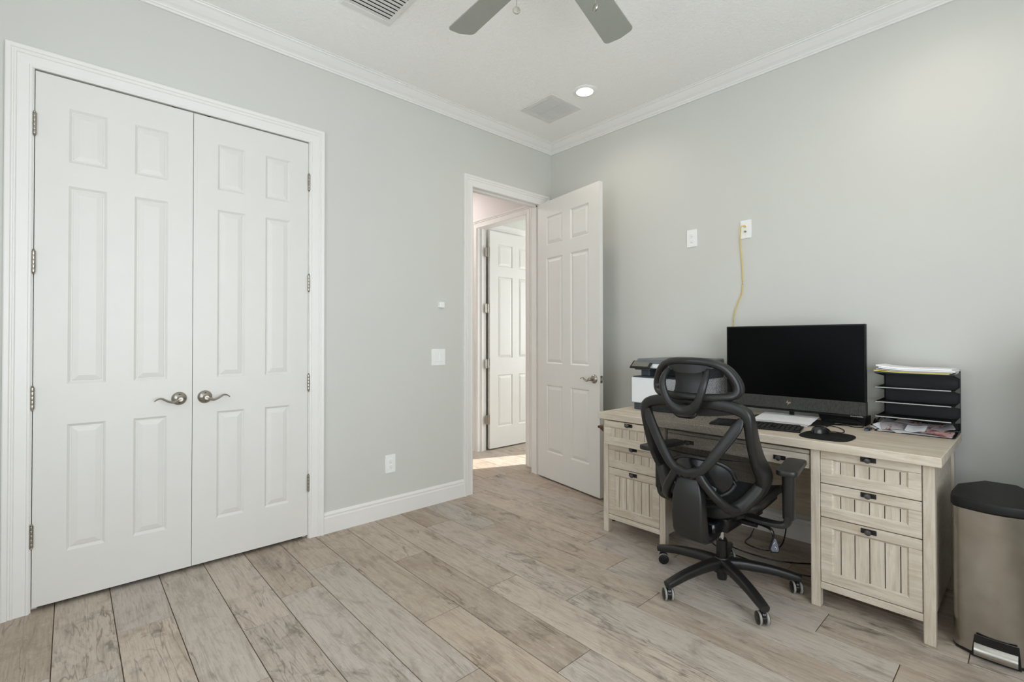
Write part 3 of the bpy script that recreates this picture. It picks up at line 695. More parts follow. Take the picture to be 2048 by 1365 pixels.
# ================================================================== OFFICE CHAIR
cx, cy = -0.900, -1.985
ch = thing('office_chair', (cx, cy, 0), 'black mesh-back office chair with headrest and armrests on casters', 'office chair')
MP, MG = MT['plastic'], MT['plastic_gloss']
hubm = MB().lathe([(0.030, 0.070), (0.040, 0.075), (0.043, 0.10), (0.040, 0.135), (0.032, 0.148), (0.0, 0.148)], (cx, cy, 0), n=24)
hubm.lathe([(0.0, 0.038), (0.022, 0.038), (0.024, 0.05), (0.024, 0.08)], (cx, cy, 0), n=20)
hub = hubm.build('base_hub', MP, ch, smooth=True)
for an in (89, 162, 233, 304, 18):
    c, s = math.cos(R(an)), math.sin(R(an)); RR = 0.338
    path = spline([(cx + c * 0.02, cy + s * 0.02, 0.118), (cx + c * 0.10, cy + s * 0.10, 0.119), (cx + c * 0.22, cy + s * 0.22, 0.106), (cx + c * 0.30, cy + s * 0.30, 0.090), (cx + c * (RR + 0.012), cy + s * (RR + 0.012), 0.078)], 5)
    MB().sweep(path, lerp_list([(0.030, 0.026), (0.026, 0.024), (0.023, 0.021), (0.022, 0.019), (0.020, 0.016)], len(path)), 14, power=3.2).build('base_leg', MP, ch, smooth=True)
    x, y = cx + c * RR, cy + s * RR
    # casters trail the way the chair was last rolled
    ra = R(an + 90 if an in (89,) else 137); ax = Vector((math.cos(ra), math.sin(ra), 0))
    if an == 89: ax = Vector((0.80, 0.60, 0)) * -1
    elif an == 304: ax = Vector((0.62, -0.78, 0))
    elif an == 233: ax = Vector((0.70, -0.71, 0))
    elif an == 162: ax = Vector((0.72, -0.69, 0))
    tr = Vector((-ax.y, ax.x, 0)) * 0.012
    w0 = Vector((x, y, 0.0285)) + tr
    m = MB().cyl((x, y, 0.05), (x, y, 0.078), 0.006, 10)
    m.sweep([w0 - ax * 0.008 + Vector((0, 0, 0.0)), w0 + ax * 0.008], [(0.024, 0.024), (0.024, 0.024)], 20)
    m.cyl(w0 - ax * 0.022, w0 + ax * 0.022, 0.005, 8)
    m.sweep([w0 + Vector((0, 0, 0.012)) - ax * 0.007, w0 + Vector((0, 0, 0.012)) + ax * 0.007], 0.022, 16)
    cs = m.build('caster', MG, ch, smooth=True)
    for sg in (-1, 1):
        mm = MB().sweep([w0 + ax * sg * 0.0105, w0 + ax * sg * 0.012, w0 + ax * sg * 0.0195, w0 + ax * sg * 0.021], [0.026, 0.0284, 0.0284, 0.026], 24)
        mm.build('wheel', MT['tread'], cs, smooth=True)
        MB().sweep([w0 + ax * sg * 0.021, w0 + ax * sg * 0.0225, w0 + ax * sg * 0.0255], [0.0272, 0.0265, 0.018], 24).build('wheel_cap', MG, cs, smooth=True)
MB().lathe([(0.026, 0.145), (0.026, 0.232), (0.022, 0.236), (0.022, 0.24)], (cx, cy, 0), n=20).build('cylinder_sleeve', MG, ch, smooth=True)
MB().lathe([(0.0145, 0.236), (0.0145, 0.32)], (cx, cy, 0), n=18).build('gas_cylinder', MT['silver'], ch, smooth=True, label='polished steel gas cylinder')
m = MB().box(cx - 0.13, cx + 0.14, cy - 0.085, cy + 0.085, 0.315, 0.385, 0.012, 2).box(cx - 0.19, cx - 0.10, cy - 0.05, cy + 0.05, 0.30, 0.37, 0.01).box(cx - 0.02, cx + 0.10, cy - 0.16, cy + 0.16, 0.37, 0.425, 0.01)
m.cyl((cx + 0.02, cy - 0.085, 0.345), (cx + 0.02, cy - 0.16, 0.345), 0.016, 14)
m.build('tilt_mechanism', MG, ch, smooth=True)
# seat
def seat_pt(u, v, dz=0.0):     # u across, v rear to front
    x = -1.125 + 0.50 * v
    hw = 0.205 * min(1.0, (max(0.0, v) / 0.28 + 0.02) ** 0.42) * (1.0 + 0.06 * v) * (1 - 0.10 * max(0, v - 0.9) / 0.1)
    t_ = 2 * u - 1
    z = 0.438 + 0.050 * min(v / 0.75, 1.0) ** 1.1 - 0.03 * max(0, (v - 0.85) / 0.15) ** 2 + 0.018 * abs(t_) ** 2.5 - 0.012 * (1 - t_ * t_)
    return Vector((x, cy + t_ * hw, z + dz))
edge = [seat_pt(0, j / 14) for j in range(15)] + [seat_pt(i / 8, 1) for i in range(1, 8)] + [seat_pt(1, 1 - j / 14) for j in range(15)] + [seat_pt(1 - i / 6, 0) for i in range(1, 6)]
st = MB().sweep([p + Vector((0, 0, -0.012)) for p in edge], (0.013, 0.015), 10, closed=True).build('seat_frame', MP, ch, smooth=True)
MB().sheet(lambda u, v: seat_pt(u, v, 0.002), 16, 20, 0.012).build('seat_mesh', MT['seatnet'], st, smooth=True)
m = MB()
for sg in (-1, 1): m.sweep(spline([(cx - 0.10, cy + sg * 0.10, 0.40), (cx + 0.02, cy + sg * 0.15, 0.415), (cx + 0.18, cy + sg * 0.175, 0.452)], 5), (0.022, 0.02), 10, power=3)
m.build('seat_support', MG, st, smooth=True)
# back frame: closed loop, mirrored about the centre line
half = [(-1.205, 0.0, 0.944), (-1.203, 0.10, 0.941), (-1.197, 0.19, 0.930), (-1.190, 0.236, 0.908), (-1.178, 0.246, 0.865), (-1.150, 0.247, 0.79), (-1.105, 0.248, 0.705), (-1.045, 0.250, 0.630), (-1.020, 0.240, 0.585), (-1.040, 0.215, 0.535), (-1.080, 0.165, 0.475), (-1.105, 0.09, 0.440), (-1.110, 0.0, 0.430)]
loop = [Vector((x, cy - y, z)) for x, y, z in half] + [Vector((x, cy + y, z)) for x, y, z in half[-2:0:-1]]
rad_h = [(.026, .022), (.026, .022), (.026, .022), (.024, .026), (.021, .032), (.020, .038), (.021, .044), (.023, .052), (.026, .054), (.029, .050), (.030, .042), (.028, .032), (.026, .028)]
rad = rad_h + rad_h[-2:0:-1]
n_s = 4; loop_s = spline(loop, n_s, closed=True); rad_s = []
for i in range(len(rad)):
    a_, b_ = rad[i], rad[(i + 1) % len(rad)]
    for k in range(n_s): q = k / n_s; rad_s.append((a_[0] + (b_[0] - a_[0]) * q, a_[1] + (b_[1] - a_[1]) * q))
bf = MB().sweep(loop_s, rad_s, 16, closed=True, upv=(1, 0, 0.0), power=3.4).build('back_frame', MP, ch, smooth=True)
prof = sorted([(z, x, y) for x, y, z in half])
def side_at(z):
    for (z0, x0, y0), (z1, x1, y1) in zip(prof, prof[1:]):
        if z0 <= z <= z1:
            q = (z - z0) / (z1 - z0); return x0 + (x1 - x0) * q, y0 + (y1 - y0) * q
    return prof[-1][1], prof[-1][2]
def centre_x(z):
    q = (z - 0.43) / 0.51
    return -1.11 - 0.095 * q + 0.035 * math.sin(math.pi * min(1, max(0, q)) * 1.0) * (1 - q)
def back_pt(u, v):
    z = 0.445 + 0.488 * v; sx, hw = side_at(z); t_ = 2 * u - 1
    x = sx + (centre_x(z) - sx) * (1 - t_ * t_)
    return Vector((x + 0.004, cy + t_ * hw * 0.985, z - 0.012 * (1 - t_ * t_) * (0 if v < 0.5 else 1)))
MB().lattice(back_pt, 180, 226, 0.56).build('back_mesh', MT['net'], bf)
def top_band(u, v):
    t_ = 2 * u - 1; z = 0.930 - v * (0.050 - 0.030 * t_ * t_) ; sx, hw = side_at(min(z, 0.93)); hw = 0.225
    x = sx + (centre_x(z) - sx) * (1 - t_ * t_)
    return Vector((x - 0.004, cy + t_ * hw, z))
MB().sheet(top_band, 16, 3, 0.006, (1, 0, 0)).build('top_band', MP, bf, smooth=True)
# X brace behind the mesh
def strip(path, rr, nm='brace_arm'): 
    P_ = spline(path, 6); return MB().sweep(P_, lerp_list(rr, len(P_)), 14, upv=(1, 0, 0), power=2.8)
br = MB()
for sg in (-1, 1):
    Y = lambda d: cy + sg * d
    P_ = spline([(-1.205, Y(0.222), 0.888), (-1.218, Y(0.205), 0.845), (-1.240, Y(0.135), 0.735), (-1.248, Y(0.075), 0.655), (-1.246, Y(0.020), 0.618)], 6)
    br.sweep(P_, lerp_list([(0.010, 0.007), (0.024, 0.010), (0.023, 0.013), (0.020, 0.016), (0.020, 0.017)], len(P_)), 14, upv=(1, 0, 0), power=2.8)
    P_ = spline([(-1.247, Y(0.045), 0.640), (-1.240, Y(0.078), 0.590), (-1.212, Y(0.118), 0.530), (-1.160, Y(0.150), 0.480), (-1.100, Y(0.165), 0.462)], 6)
    br.sweep(P_, lerp_list([(0.020, 0.016), (0.018, 0.017), (0.019, 0.018), (0.022, 0.017), (0.020, 0.013)], len(P_)), 14, upv=(1, 0, 0), power=2.8)
br.sweep([(-1.247, cy - 0.06, 0.640), (-1.250, cy, 0.624), (-1.247, cy + 0.06, 0.640)], [(0.022, 0.016), (0.020, 0.017), (0.022, 0.016)], 14, upv=(1, 0, 0), power=2.8)
br.build('back_brace', MP, ch, smooth=True)
# spine cover sweeping down and under the seat
sp = [(-1.252, .632), (-1.274, .622), (-1.288, .590), (-1.298, .53), (-1.301, .45), (-1.296, .390), (-1.282, .356), (-1.250, .338), (-1.18, .326), (-1.08, .318), (-1.02, .322), (-1.02, .345), (-1.12, .345), (-1.19, .358), (-1.222, .380), (-1.236, .43), (-1.240, .52), (-1.234, .60), (-1.238, .628)]
sp = [(x + 0.042 * min(1.0, max(0.0, (-1.10 - x) / 0.12)), z) for x, z in sp]
sp = [(x, z - 0.026 * min(1.0, max(0.0, (0.50 - z) / 0.12))) for x, z in sp]
m = MB().prism(sp, 'y', cy - 0.074, cy + 0.074, 0.012, 3)
for v in m.bm.verts:
    q = 1.0
    if v.co.z > 0.47: q = 1.0 - 0.42 * ((v.co.z - 0.47) / 0.16) ** 1.6
    elif v.co.x > -1.21: q = 1.0 - 0.30 * min(1.0, (v.co.x + 1.21) / 0.2)
    elif v.co.z < 0.40: q = 1.0 - 0.08 * (0.40 - v.co.z) / 0.06
    v.co.y = cy + (v.co.y - cy) * q
m.build('spine_cover', MP, ch, smooth=True)
# lumbar pad
def lum(u, v):
    an_ = 2 * math.pi * u; r = v
    yy = 0.150 * r * math.copysign(abs(math.cos(an_)) ** 0.8, math.cos(an_)); zz = 0.088 * r * math.copysign(abs(math.sin(an_)) ** 0.9, math.sin(an_))
    return Vector((-1.165 + 0.30 * (yy / 0.45) ** 2 * 2 - 0.012 * (1 - r * r), cy + yy, 0.592 + zz))
lm = MB()
ringp = [lum(k / 36, 1.0) for k in range(36)]
lm.sweep(ringp, (0.012, 0.010), 8, closed=True)
lp = lm.build('lumbar_rim', MP, ch, smooth=True)
m = MB(); c0 = m.bm.verts.new(lum(0, 0)); rows_ = [[m.bm.verts.new(lum(k / 36, r)) for k in range(36)] for r in (0.35, 0.7, 0.98)]
for k in range(36): m.bm.faces.new((c0, rows_[0][k], rows_[0][(k + 1) % 36]))
for A, B in zip(rows_, rows_[1:]):
    for k in range(36): m.bm.faces.new((A[k], B[k], B[(k + 1) % 36], A[(k + 1) % 36]))
m.build('lumbar_pad', MG, lp, smooth=True)
MB().sweep([(-1.185, cy - 0.05, 0.565), (-1.195, cy - 0.085, 0.562), (-1.197, cy - 0.105, 0.560)], [0.011, 0.013, 0.010], 12).build('lumbar_knob', MT['plastic_grey'], lp, smooth=True)
# headrest
hr = [(0.0, 1.128), (0.09, 1.122), (0.145, 1.098), (0.178, 1.055), (0.192, 1.010), (0.182, 0.982), (0.15, 0.972), (0.07, 0.968), (0.0, 0.968)]
def hx_(y): return -1.243 + 1.9 * y * y
lp_ = [(hx_(y), cy - y, z) for y, z in hr] + [(hx_(y), cy + y, z) for y, z in hr[-2:0:-1]]
L1 = spline(lp_, 4, closed=True)
hb = MB().sweep(L1, (0.0175, 0.016), 12, closed=True, upv=(1, 0, 0)).build('headrest_frame', MP, ch, smooth=True)
L2 = spline([(x + 0.03, cy + (y - cy) * 1.03, 1.05 + (z - 1.05) * 1.02) for x, y, z in lp_], 4, closed=True)
MB().sweep(L2, (0.014, 0.019), 10, closed=True, upv=(1, 0, 0)).build('headrest_cushion_edge', MP, hb, smooth=True)
def hr_hw(z):
    best = 0.05
    for (y0, z0), (y1, z1) in zip(hr, hr[1:]):
        if min(z0, z1) <= z <= max(z0, z1) and abs(z1 - z0) > 1e-6: best = max(best, y0 + (y1 - y0) * (z - z0) / (z1 - z0))
    return best
def head_pt(u, v):
    z = 0.972 + 0.152 * v; hw = hr_hw(z) * 0.99; y = (2 * u - 1) * hw
    return Vector((hx_(y) + 0.022, cy + y, z))
MB().lattice(head_pt, 120, 62, 0.60).build('headrest_mesh', MT['net'], hb)
def band(u, v):
    y = (2 * u - 1) * 0.15; z0 = 1.074 + 0.028 * min(1.0, max(0.0, (abs(y) - 0.055) / 0.05)); z1 = 1.128 - 1.3 * y * y
    return Vector((hx_(y) - 0.006, cy + y, z0 + (max(z1, z0 + .004) - z0) * v))
m = MB().sheet(band, 14, 2, 0.010, (-1, 0, 0))
def hplate(u, v):
    z = 0.972 + v * 0.135; y = (2 * u - 1) * (0.064 + 0.012 * abs(2 * v - 1) ** 3)
    return Vector((hx_(y) - 0.004 + 0.012 * math.sin(math.pi * v), cy + y, z))
m.sheet(hplate, 6, 6, 0.010, (-1, 0, 0))
m.build('headrest_plate', MP, hb, smooth=True)
U_ = [(-1.235, 0.092, 1.088), (-1.262, 0.098, 1.066), (-1.285, 0.098, 1.030), (-1.290, 0.086, 0.985), (-1.287, 0.066, 0.942), (-1.278, 0.036, 0.914), (-1.272, 0.0, 0.906)]
U_ = [(x, cy + y, z) for x, y, z in U_] + [(x, cy - y, z) for x, y, z in U_[-2::-1]]
P_ = spline(U_, 5)
m = MB().sweep(P_, lerp_list([(0.010, 0.010), (0.0135, 0.013), (0.0155, 0.014), (0.017, 0.015), (0.019, 0.016), (0.024, 0.017), (0.028, 0.018), (0.024, 0.017), (0.019, 0.016), (0.017, 0.015), (0.0155, 0.014), (0.0135, 0.013), (0.010, 0.010)], len(P_)), 12, upv=(1, 0, 0))
m.sweep([(-1.284, cy, 0.898), (-1.268, cy, 0.897), (-1.240, cy, 0.902), (-1.205, cy, 0.920)], [(0.040, 0.016), (0.054, 0.026), (0.050, 0.028), (0.040, 0.02)], 16, power=3)
m.build('headrest_bracket', MP, ch, smooth=True)
# armrests
for sg in (-1, 1):
    Y = lambda d: cy + sg * d
    px, py = -0.935, Y(0.316)
    P_ = spline([(-0.93, Y(0.11), 0.392), (-0.935, Y(0.20), 0.388), (-0.937, Y(0.275), 0.390), (-0.937, Y(0.308), 0.404), (-0.937, Y(0.316), 0.440)], 6)
    ar = MB().sweep(P_, lerp_list([(0.030, 0.012), (0.030, 0.012), (0.028, 0.013), (0.022, 0.016), (0.020, 0.016)], len(P_)), 12, upv=(0, 0, 1), power=3).build('armrest', MP, ch, smooth=True)
    MB().sweep([(px, py, 0.425), (px, py, 0.43), (px, py, 0.632), (px + 0.005, py, 0.640)], [(0.022, 0.018), (0.024, 0.020), (0.026, 0.021), (0.034, 0.027)], 14, upv=(1, 0, 0), power=3).build('arm_post', MP, ar, smooth=True)
    pts = arc(-0.110, 0.012, 0.030, 90, 180, 5) + arc(-0.110, -0.012, 0.030, 180, 270, 5) + arc(0.135, -0.020, 0.022, 270, 360, 4) + arc(0.135, 0.020, 0.022, 0, 90, 4)
    mx_ = Matrix.Translation((-0.918, Y(0.322), 0.652)) @ Matrix.Rotation(R(-sg * 9), 4, 'Z')
    m = MB().prism(pts, 'z', -0.012, 0.012, 0.006, 2).xform(mx_)
    m.build('arm_pad', MP, ar, smooth=True)
    MB().box(px - 0.006, px + 0.006, min(Y(0.334), Y(0.352)), max(Y(0.334), Y(0.352)), 0.632, 0.637, 0.001).build('arm_lever', MP, ar)
# height lever hanging by the seat
m = MB().sweep(spline([(cx + 0.02, cy - 0.10, 0.352), (cx + 0.02, cy - 0.19, 0.348), (cx + 0.02, cy - 0.225, 0.335), (cx + 0.02, cy - 0.235, 0.300)], 5), [(0.010, 0.006)] * 16, 10)
lv = m.build('height_lever', MG, ch, smooth=True)
tri = [(0.0, 0.0), (0.010, -0.005), (0.018, -0.03), (0.026, -0.068), (0.020, -0.080), (-0.012, -0.080), (-0.022, -0.066), (-0.010, -0.03)]
mx_ = Matrix.Translation((cx + 0.012, cy - 0.236, 0.318)) @ Matrix.Rotation(R(-52), 4, 'Z')
MB().prism(tri, 'y', -0.006, 0.006, 0.003).xform(mx_).build('lever_paddle', MG, lv, smooth=True)
MB().prism([(x * 0.72 + 0.001, z * 0.76 - 0.012) for x, z in tri], 'y', -0.0072, -0.0055).xform(mx_).build('paddle_face', MT['plastic_grey'], lv, label='grey paddle face with pale adjustment symbol')
m = MB()
m.sweep([(0.004, -0.0074, -0.028), (-0.003, -0.0074, -0.038)], 0.0014, 6).sweep([(0.002, -0.0074, -0.050), (0.010, -0.0074, -0.056), (0.008, -0.0074, -0.064)], 0.0016, 6)
m.xform(mx_).build('paddle_symbol', MT['lettering'], lv)

# ================================================================== ON THE DESK
# computer with speaker bar
MX_, mT, mB, mL, mR = -0.25, 1.306, 0.814, -1.730, -2.449
mon = thing('desktop_computer', (-0.22, -2.09, DT), 'large black all-in-one computer with charcoal speaker bar', 'computer')
MB().box(MX_, MX_ + 0.030, mR, mL, 0.897, mT, 0.003).box(MX_ + 0.03, MX_ + 0.055, mR + 0.12, mL - 0.12, 0.93, mT - 0.08, 0.01).build('housing', MT['bezel'], mon)
MB().box(MX_ - 0.0012, MX_ + 0.002, mR + 0.006, mL - 0.008, 0.9, mT - 0.0075).build('screen', MT['screen'], mon)
MB().box(MX_ - 0.006, MX_ + 0.04, mR, mL, 0.826, 0.8965, 0.002).build('speaker_bar', MT['cloth'], mon)
MB().box(MX_ - 0.004, MX_ + 0.04, mR, mL, mB, 0.8255, 0.002).build('lower_trim', MT['bezel'], mon)
# emblem: slanted letters h and p drawn with strokes
m = MB(); ex, ey, ez = MX_ - 0.007, -2.084, 0.863
st_ = lambda pts, r=1.0: m.sweep([(ex, ey - a / 1000, ez + b / 1000) for a, b in pts], (0.0004, r / 1000), 6, upv=(0, 1, 0))
st_([(-2.3, 12.8), (-6.2, 5.6), (-10.2, -1.4)], 1.3)
st_([(-6.6, 3.2), (-3.4, 4.2), (-2.6, 3.0), (-5.0, -3.4)], 1.1)
st_([(2.6, 4.2), (-0.4, -4.0), (-3.4, -13.2)], 1.3)
st_([(2.2, 3.8), (5.6, 4.2), (6.4, 2.6), (4.4, -3.2), (2.0, -4.0), (0.6, -4.0)], 1.1)
st_([(11.6, 4.2), (9.6, -0.4), (7.8, -3.6)], 1.2)
m.build('emblem', MT['gold'], mon, label='pale gold slanted two-letter emblem')
fc = bpy.data.curves.new('lettering', 'FONT'); fc.body = 'BANG & OLUFSEN'; fc.size = 0.0068; fc.extrude = 0.0002; fc.align_x = 'CENTER'; fc.align_y = 'CENTER'
ft = bpy.data.objects.new('lettering_curve', fc); C.objects.link(ft); bpy.context.view_layer.update()
fme = bpy.data.meshes.new_from_object(ft.evaluated_get(bpy.context.evaluated_depsgraph_get())); bpy.data.objects.remove(ft)
fo = bpy.data.objects.new('lettering', fme); C.objects.link(fo); fo.parent = mon; fme.materials.clear(); fme.materials.append(MT['lettering'])
fo.location = Vector((MX_ - 0.0046, -2.409, 0.8205)) - Vector((-0.22, -2.09, DT)); fo.rotation_euler = (R(90), 0, R(-90))
MB().box(-0.215, -0.200, -2.098, -2.074, DT + 0.008, 0.95, 0.003).build('neck', MT['bezel'], mon)
MB().prism(rrect(-0.372, -0.174, -2.300, -1.895, 0.03), 'z', DT, DT + 0.009, 0.002).build('stand_foot', MT['metal_black'], mon)
# black media box under the end of the screen
t = thing('media_box', (-0.10, -2.32, DT), 'small black box on the desk under the end of the screen', 'electronics box')
MB().prism([(-2.430, DT), (-2.228, DT), (-2.206, 0.808), (-2.430, 0.808)], 'x', -0.168, -0.045, 0.003).build('case', MT['bezel'], t)
MB().box(-0.1695, -0.167, -2.420, -2.240, 0.772, 0.776).build('seam', MT['metal_black'], t)
# paper stack curling over the stand foot
for k in range(3):
    o = k * 0.0035; sh = (0.004 * k, -0.006 * k)
    def pap(u, v, o=o, sh=sh):      # u: left to right in view (toward -Y), v: front to back
        x = -0.430 + 0.225 * v + 0.10 * (u * 0.0) + sh[0]; y = -1.945 - 0.285 * u + 0.020 * v + sh[1]
        z = DT + 0.0115 + o + 0.010 * v ** 2 + 0.004 * math.sin(3.1 * u) * (1 - v) - 0.008 * max(0, 0.25 - v) * 4 * (1 if k == 0 else 0.6)
        return Vector((x, y, max(z, DT + 0.002 + o)))
    tag(MB().sheet(pap, 12, 8, 0.0015).build('paper_sheaf', MT['paper'], smooth=True), ['bottom sheet bundle of the white papers before the screen', 'middle sheet bundle of the white papers before the screen', 'top sheet bundle of the white papers before the screen'][k], 'paper', 'papers before the screen')
# keyboard
kb = thing('keyboard', (-0.605, -2.035, DT), 'black full-size keyboard partly behind the chair back', 'keyboard', rotz=R(10.5))
MB().box(-0.078, 0.080, -0.215, 0.215, 0.001, 0.011, 0.003).build('keyboard_case', MT['plastic_gloss'], kb, local=True)
MB().box(0.062, 0.084, -0.20, 0.208, 0.010, 0.017, 0.003).build('top_strip', MT['plastic_gloss'], kb, local=True)
key0 = None
for r_ in range(5):
    nk = 19
    for c_ in range(nk):
        if r_ == 0 and 5 <= c_ <= 9: continue
        if c_ in (13, 15 + 0) and r_ in (1, 2) and c_ == 13: continue
        if key0 is None:
            key0 = MB().box(-0.0085, 0.0085, -0.0088, 0.0088, 0, 0.005, 0.0015).build('key', MT['plastic'], kb, local=True); k_ = key0
        else:
            k_ = key0.copy(); C.objects.link(k_)
        k_.location = (-0.062 + r_ * 0.0245, 0.200 - c_ * 0.0222, 0.0105)
MB().box(-0.0705, -0.0535, 0.200 - 9.4 * 0.0222, 0.200 - 4.6 * 0.0222, 0.0105, 0.0155, 0.0015).build('space_bar', MT['plastic'], kb, local=True)
# mouse and pad
pad = thing('mouse_pad', (-0.63, -2.37, DT), 'black mouse pad with rounded wrist rest on the desk', 'mouse pad')
def ell(cx_, cy_, a, b, p, n=28): return [(cx_ + a * math.copysign(abs(math.cos(2 * math.pi * k / n)) ** (2 / p), math.cos(2 * math.pi * k / n)), cy_ + b * math.copysign(abs(math.sin(2 * math.pi * k / n)) ** (2 / p), math.sin(2 * math.pi * k / n))) for k in range(n)]
MB().prism(ell(-0.632, -2.372, 0.118, 0.106, 3.2), 'z', DT, DT + 0.005, 0.0015).build('pad', MT['seatnet'], pad, smooth=True)
def wr_(u, v):
    an_ = 2 * math.pi * u; return Vector((-0.705 + 0.042 * v * math.cos(an_), -2.372 + 0.095 * v * math.sin(an_), DT + 0.005 + 0.010 * (1 - v * v)))
m = MB(); rows_ = [[m.bm.verts.new(wr_(k / 24, r)) for k in range(24)] for r in (0.3, 0.6, 0.85, 1.0)]; c0 = m.bm.verts.new(wr_(0, 0))
for k in range(24): m.bm.faces.new((c0, rows_[0][k], rows_[0][(k + 1) % 24]))
for A, B in zip(rows_, rows_[1:]):
    for k in range(24): m.bm.faces.new((A[k], B[k], B[(k + 1) % 24], A[(k + 1) % 24]))
m.build('wrist_rest', MT['seatnet'], pad, smooth=True)
mo = thing('mouse', (-0.59, -2.335, DT + 0.005), 'small black wired mouse on the pad', 'computer mouse')
def mouse_pt(u, v):
    an_ = 2 * math.pi * u; ph = v * math.pi / 2
    r = math.cos(ph) ** 0.6 if v < 1 else 0.0
    lx, ly, lz = 0.048 * r * math.cos(an_), 0.028 * r * math.sin(an_), 0.031 * math.sin(ph)
    q = R(-38); return Vector((-0.59 + lx * math.cos(q) - ly * math.sin(q), -2.335 + lx * math.sin(q) + ly * math.cos(q), DT + 0.0065 + lz * (1 - 0.25 * lx / 0.052)))
m = MB(); rows_ = [[m.bm.verts.new(mouse_pt(k / 24, r)) for k in range(24)] for r in (0, 0.2, 0.4, 0.6, 0.8, 0.93)]; c0 = m.bm.verts.new(mouse_pt(0, 0.9999))
for A, B in zip(rows_, rows_[1:]):
    for k in range(24): m.bm.faces.new((A[k], A[(k + 1) % 24], B[(k + 1) % 24], B[k]))
for k in range(24): m.bm.faces.new((c0, rows_[-1][k], rows_[-1][(k + 1) % 24]))
m.bm.faces.new(rows_[0][::-1])
mb_ = m.build('shell', MT['plastic_gloss'], mo, smooth=True)
MB().lathe([(0.003, -0.0035), (0.007, -0.003), (0.007, 0.003), (0.003, 0.0035)], (-0.572, -2.349, DT + 0.031), axis='y', n=14).build('scroll_wheel', MT['plastic_grey'], mo, smooth=True)
P_ = spline([(-0.556, -2.362, DT + 0.016), (-0.49, -2.40, DT + 0.003), (-0.40, -2.385, DT + 0.003), (-0.33, -2.34, DT + 0.003), (-0.30, -2.30, DT + 0.004), (-0.22, -2.325, DT + 0.004), (-0.19, -2.40, DT + 0.004)], 6)
MB().sweep(P_, 0.0022, 6).build('mouse_cable', MT['plastic_gloss'], mo, smooth=True)
# cables at the screen end
tag(MB().sweep(spline([(-0.27, -2.318, DT + 0.006), (-0.24, -2.36, DT + 0.004), (-0.27, -2.41, DT + 0.004), (-0.22, -2.43, DT + 0.004), (-0.19, -2.40, DT + 0.03), (-0.20, -2.33, DT + 0.035), (-0.26, -2.29, DT + 0.020)], 7), 0.0024, 6).build('usb_cable', MT['plastic_gloss'], smooth=True), 'thin black cable looping below the speaker bar', 'cable')
tag(MB().sweep(spline([(-0.06, -2.445, DT + 0.006), (-0.10, -2.46, DT + 0.035), (-0.13, -2.478, DT + 0.012), (-0.16, -2.465, DT + 0.004), (-0.12, -2.447, DT + 0.004), (-0.09, -2.462, DT + 0.02), (-0.06, -2.475, DT + 0.05), (-0.035, -2.46, DT + 0.03)], 8), 0.004, 8).build('power_cable', MT['plastic_gloss'], smooth=True), 'coiled black power cable between screen and letter tray', 'cable')
ad = thing('plug_adapter', (-0.30, -2.468, DT), 'small black adapter with blue-grey plug lying beside the letter tray', 'adapter')
MB().box(-0.312, -0.262, -2.476, -2.452, DT, DT + 0.010, 0.003).build('body', MT['plastic_gloss'], ad)
MB().box(-0.335, -0.312, -2.472, -2.456, DT, DT + 0.008, 0.002).build('plug', MT['plastic_grey'], ad)
# yellow network cable
P_ = spline([(-0.011, -1.753, 1.972), (-0.030, -1.748, 1.974), (-0.034, -1.735, 1.965), (-0.016, -1.721, 1.90), (-0.010, -1.718, 1.875), (-0.009, -1.724, 1.805), (-0.008, -1.731, 1.688), (-0.008, -1.730, 1.546), (-0.010, -1.706, 1.48), (-0.010, -1.680, 1.405), (-0.010, -1.672, 1.318), (-0.012, -1.70, 1.15), (-0.014, -1.90, 0.95), (-0.02, -2.06, 0.82), (-0.06, -2.085, 0.80), (-0.12, -2.10, 0.84)], 6)
yc = MB().sweep(P_, 0.0030, 8).build('network_cable', MT['cable_yellow'], smooth=True); tag(yc, 'yellow network cable hanging from the wall plate behind the screen', 'cable')
MB().box(-0.032, -0.008, -1.7585, -1.7475, 1.967, 1.978, 0.002).build('connector', MT['cable_yellow'], yc)
# printer
pr = thing('printer', (-0.31, -1.43, DT), 'white and slate multifunction printer at the entry end of the desk', 'printer')
py0, py1, pf, pb = -1.650, -1.212, -0.520, -0.100
MB().box(pf + 0.012, pb, py0 + 0.008, py1 - 0.010, DT, 0.806, 0.004).build('paper_drawer', MT['printer_dark'], pr)
MB().box(pf, pb, py0, py1, 0.8065, 0.975, 0.005, 2).build('body', MT['printer_white'], pr)
MB().box(pf - 0.001, pf + 0.004, py0 + 0.005, py1 - 0.005, 0.8075, 0.811).box(pf - 0.004, pf + 0.002, -1.302, -1.288, 0.808, 0.814).build('front_catch', MT['printer_mid'], pr)
MB().box(pf + 0.006, pb, py0 + 0.004, py1 - 0.008, 0.9755, 0.984, 0.002).build('output_tray', MT['printer_dark'], pr)
m = MB().box(pf + 0.05, pb, py1 - 0.105, py1 - 0.042, 0.984, 1.038, 0.003).box(pf + 0.20, pb, py0 + 0.02, py1 - 0.11, 0.984, 1.038, 0.003).box(pf + 0.03, pb, py0 + 0.004, py0 + 0.05, 0.984, 1.038, 0.003)
m.build('neck', MT['printer_dark'], pr)
MB().box(pf + 0.015, pb, py0, py1 - 0.035, 1.0385, 1.068, 0.005).build('scanner', MT['printer_white'], pr)
MB().box(pf + 0.010, pb, py0, py1 - 0.035, 1.0685, 1.100, 0.006).build('scanner_lid', MT['printer_mid'], pr)
MXp = Matrix.Translation((pf + 0.004, -1.285, 1.060)) @ Matrix.Rotation(R(50), 4, 'Y')
cp = MB().box(-0.007, 0.007, -0.075, 0.075, -0.034, 0.034, 0.004).xform(MXp).build('control_panel', MT['plastic_gloss'], pr)
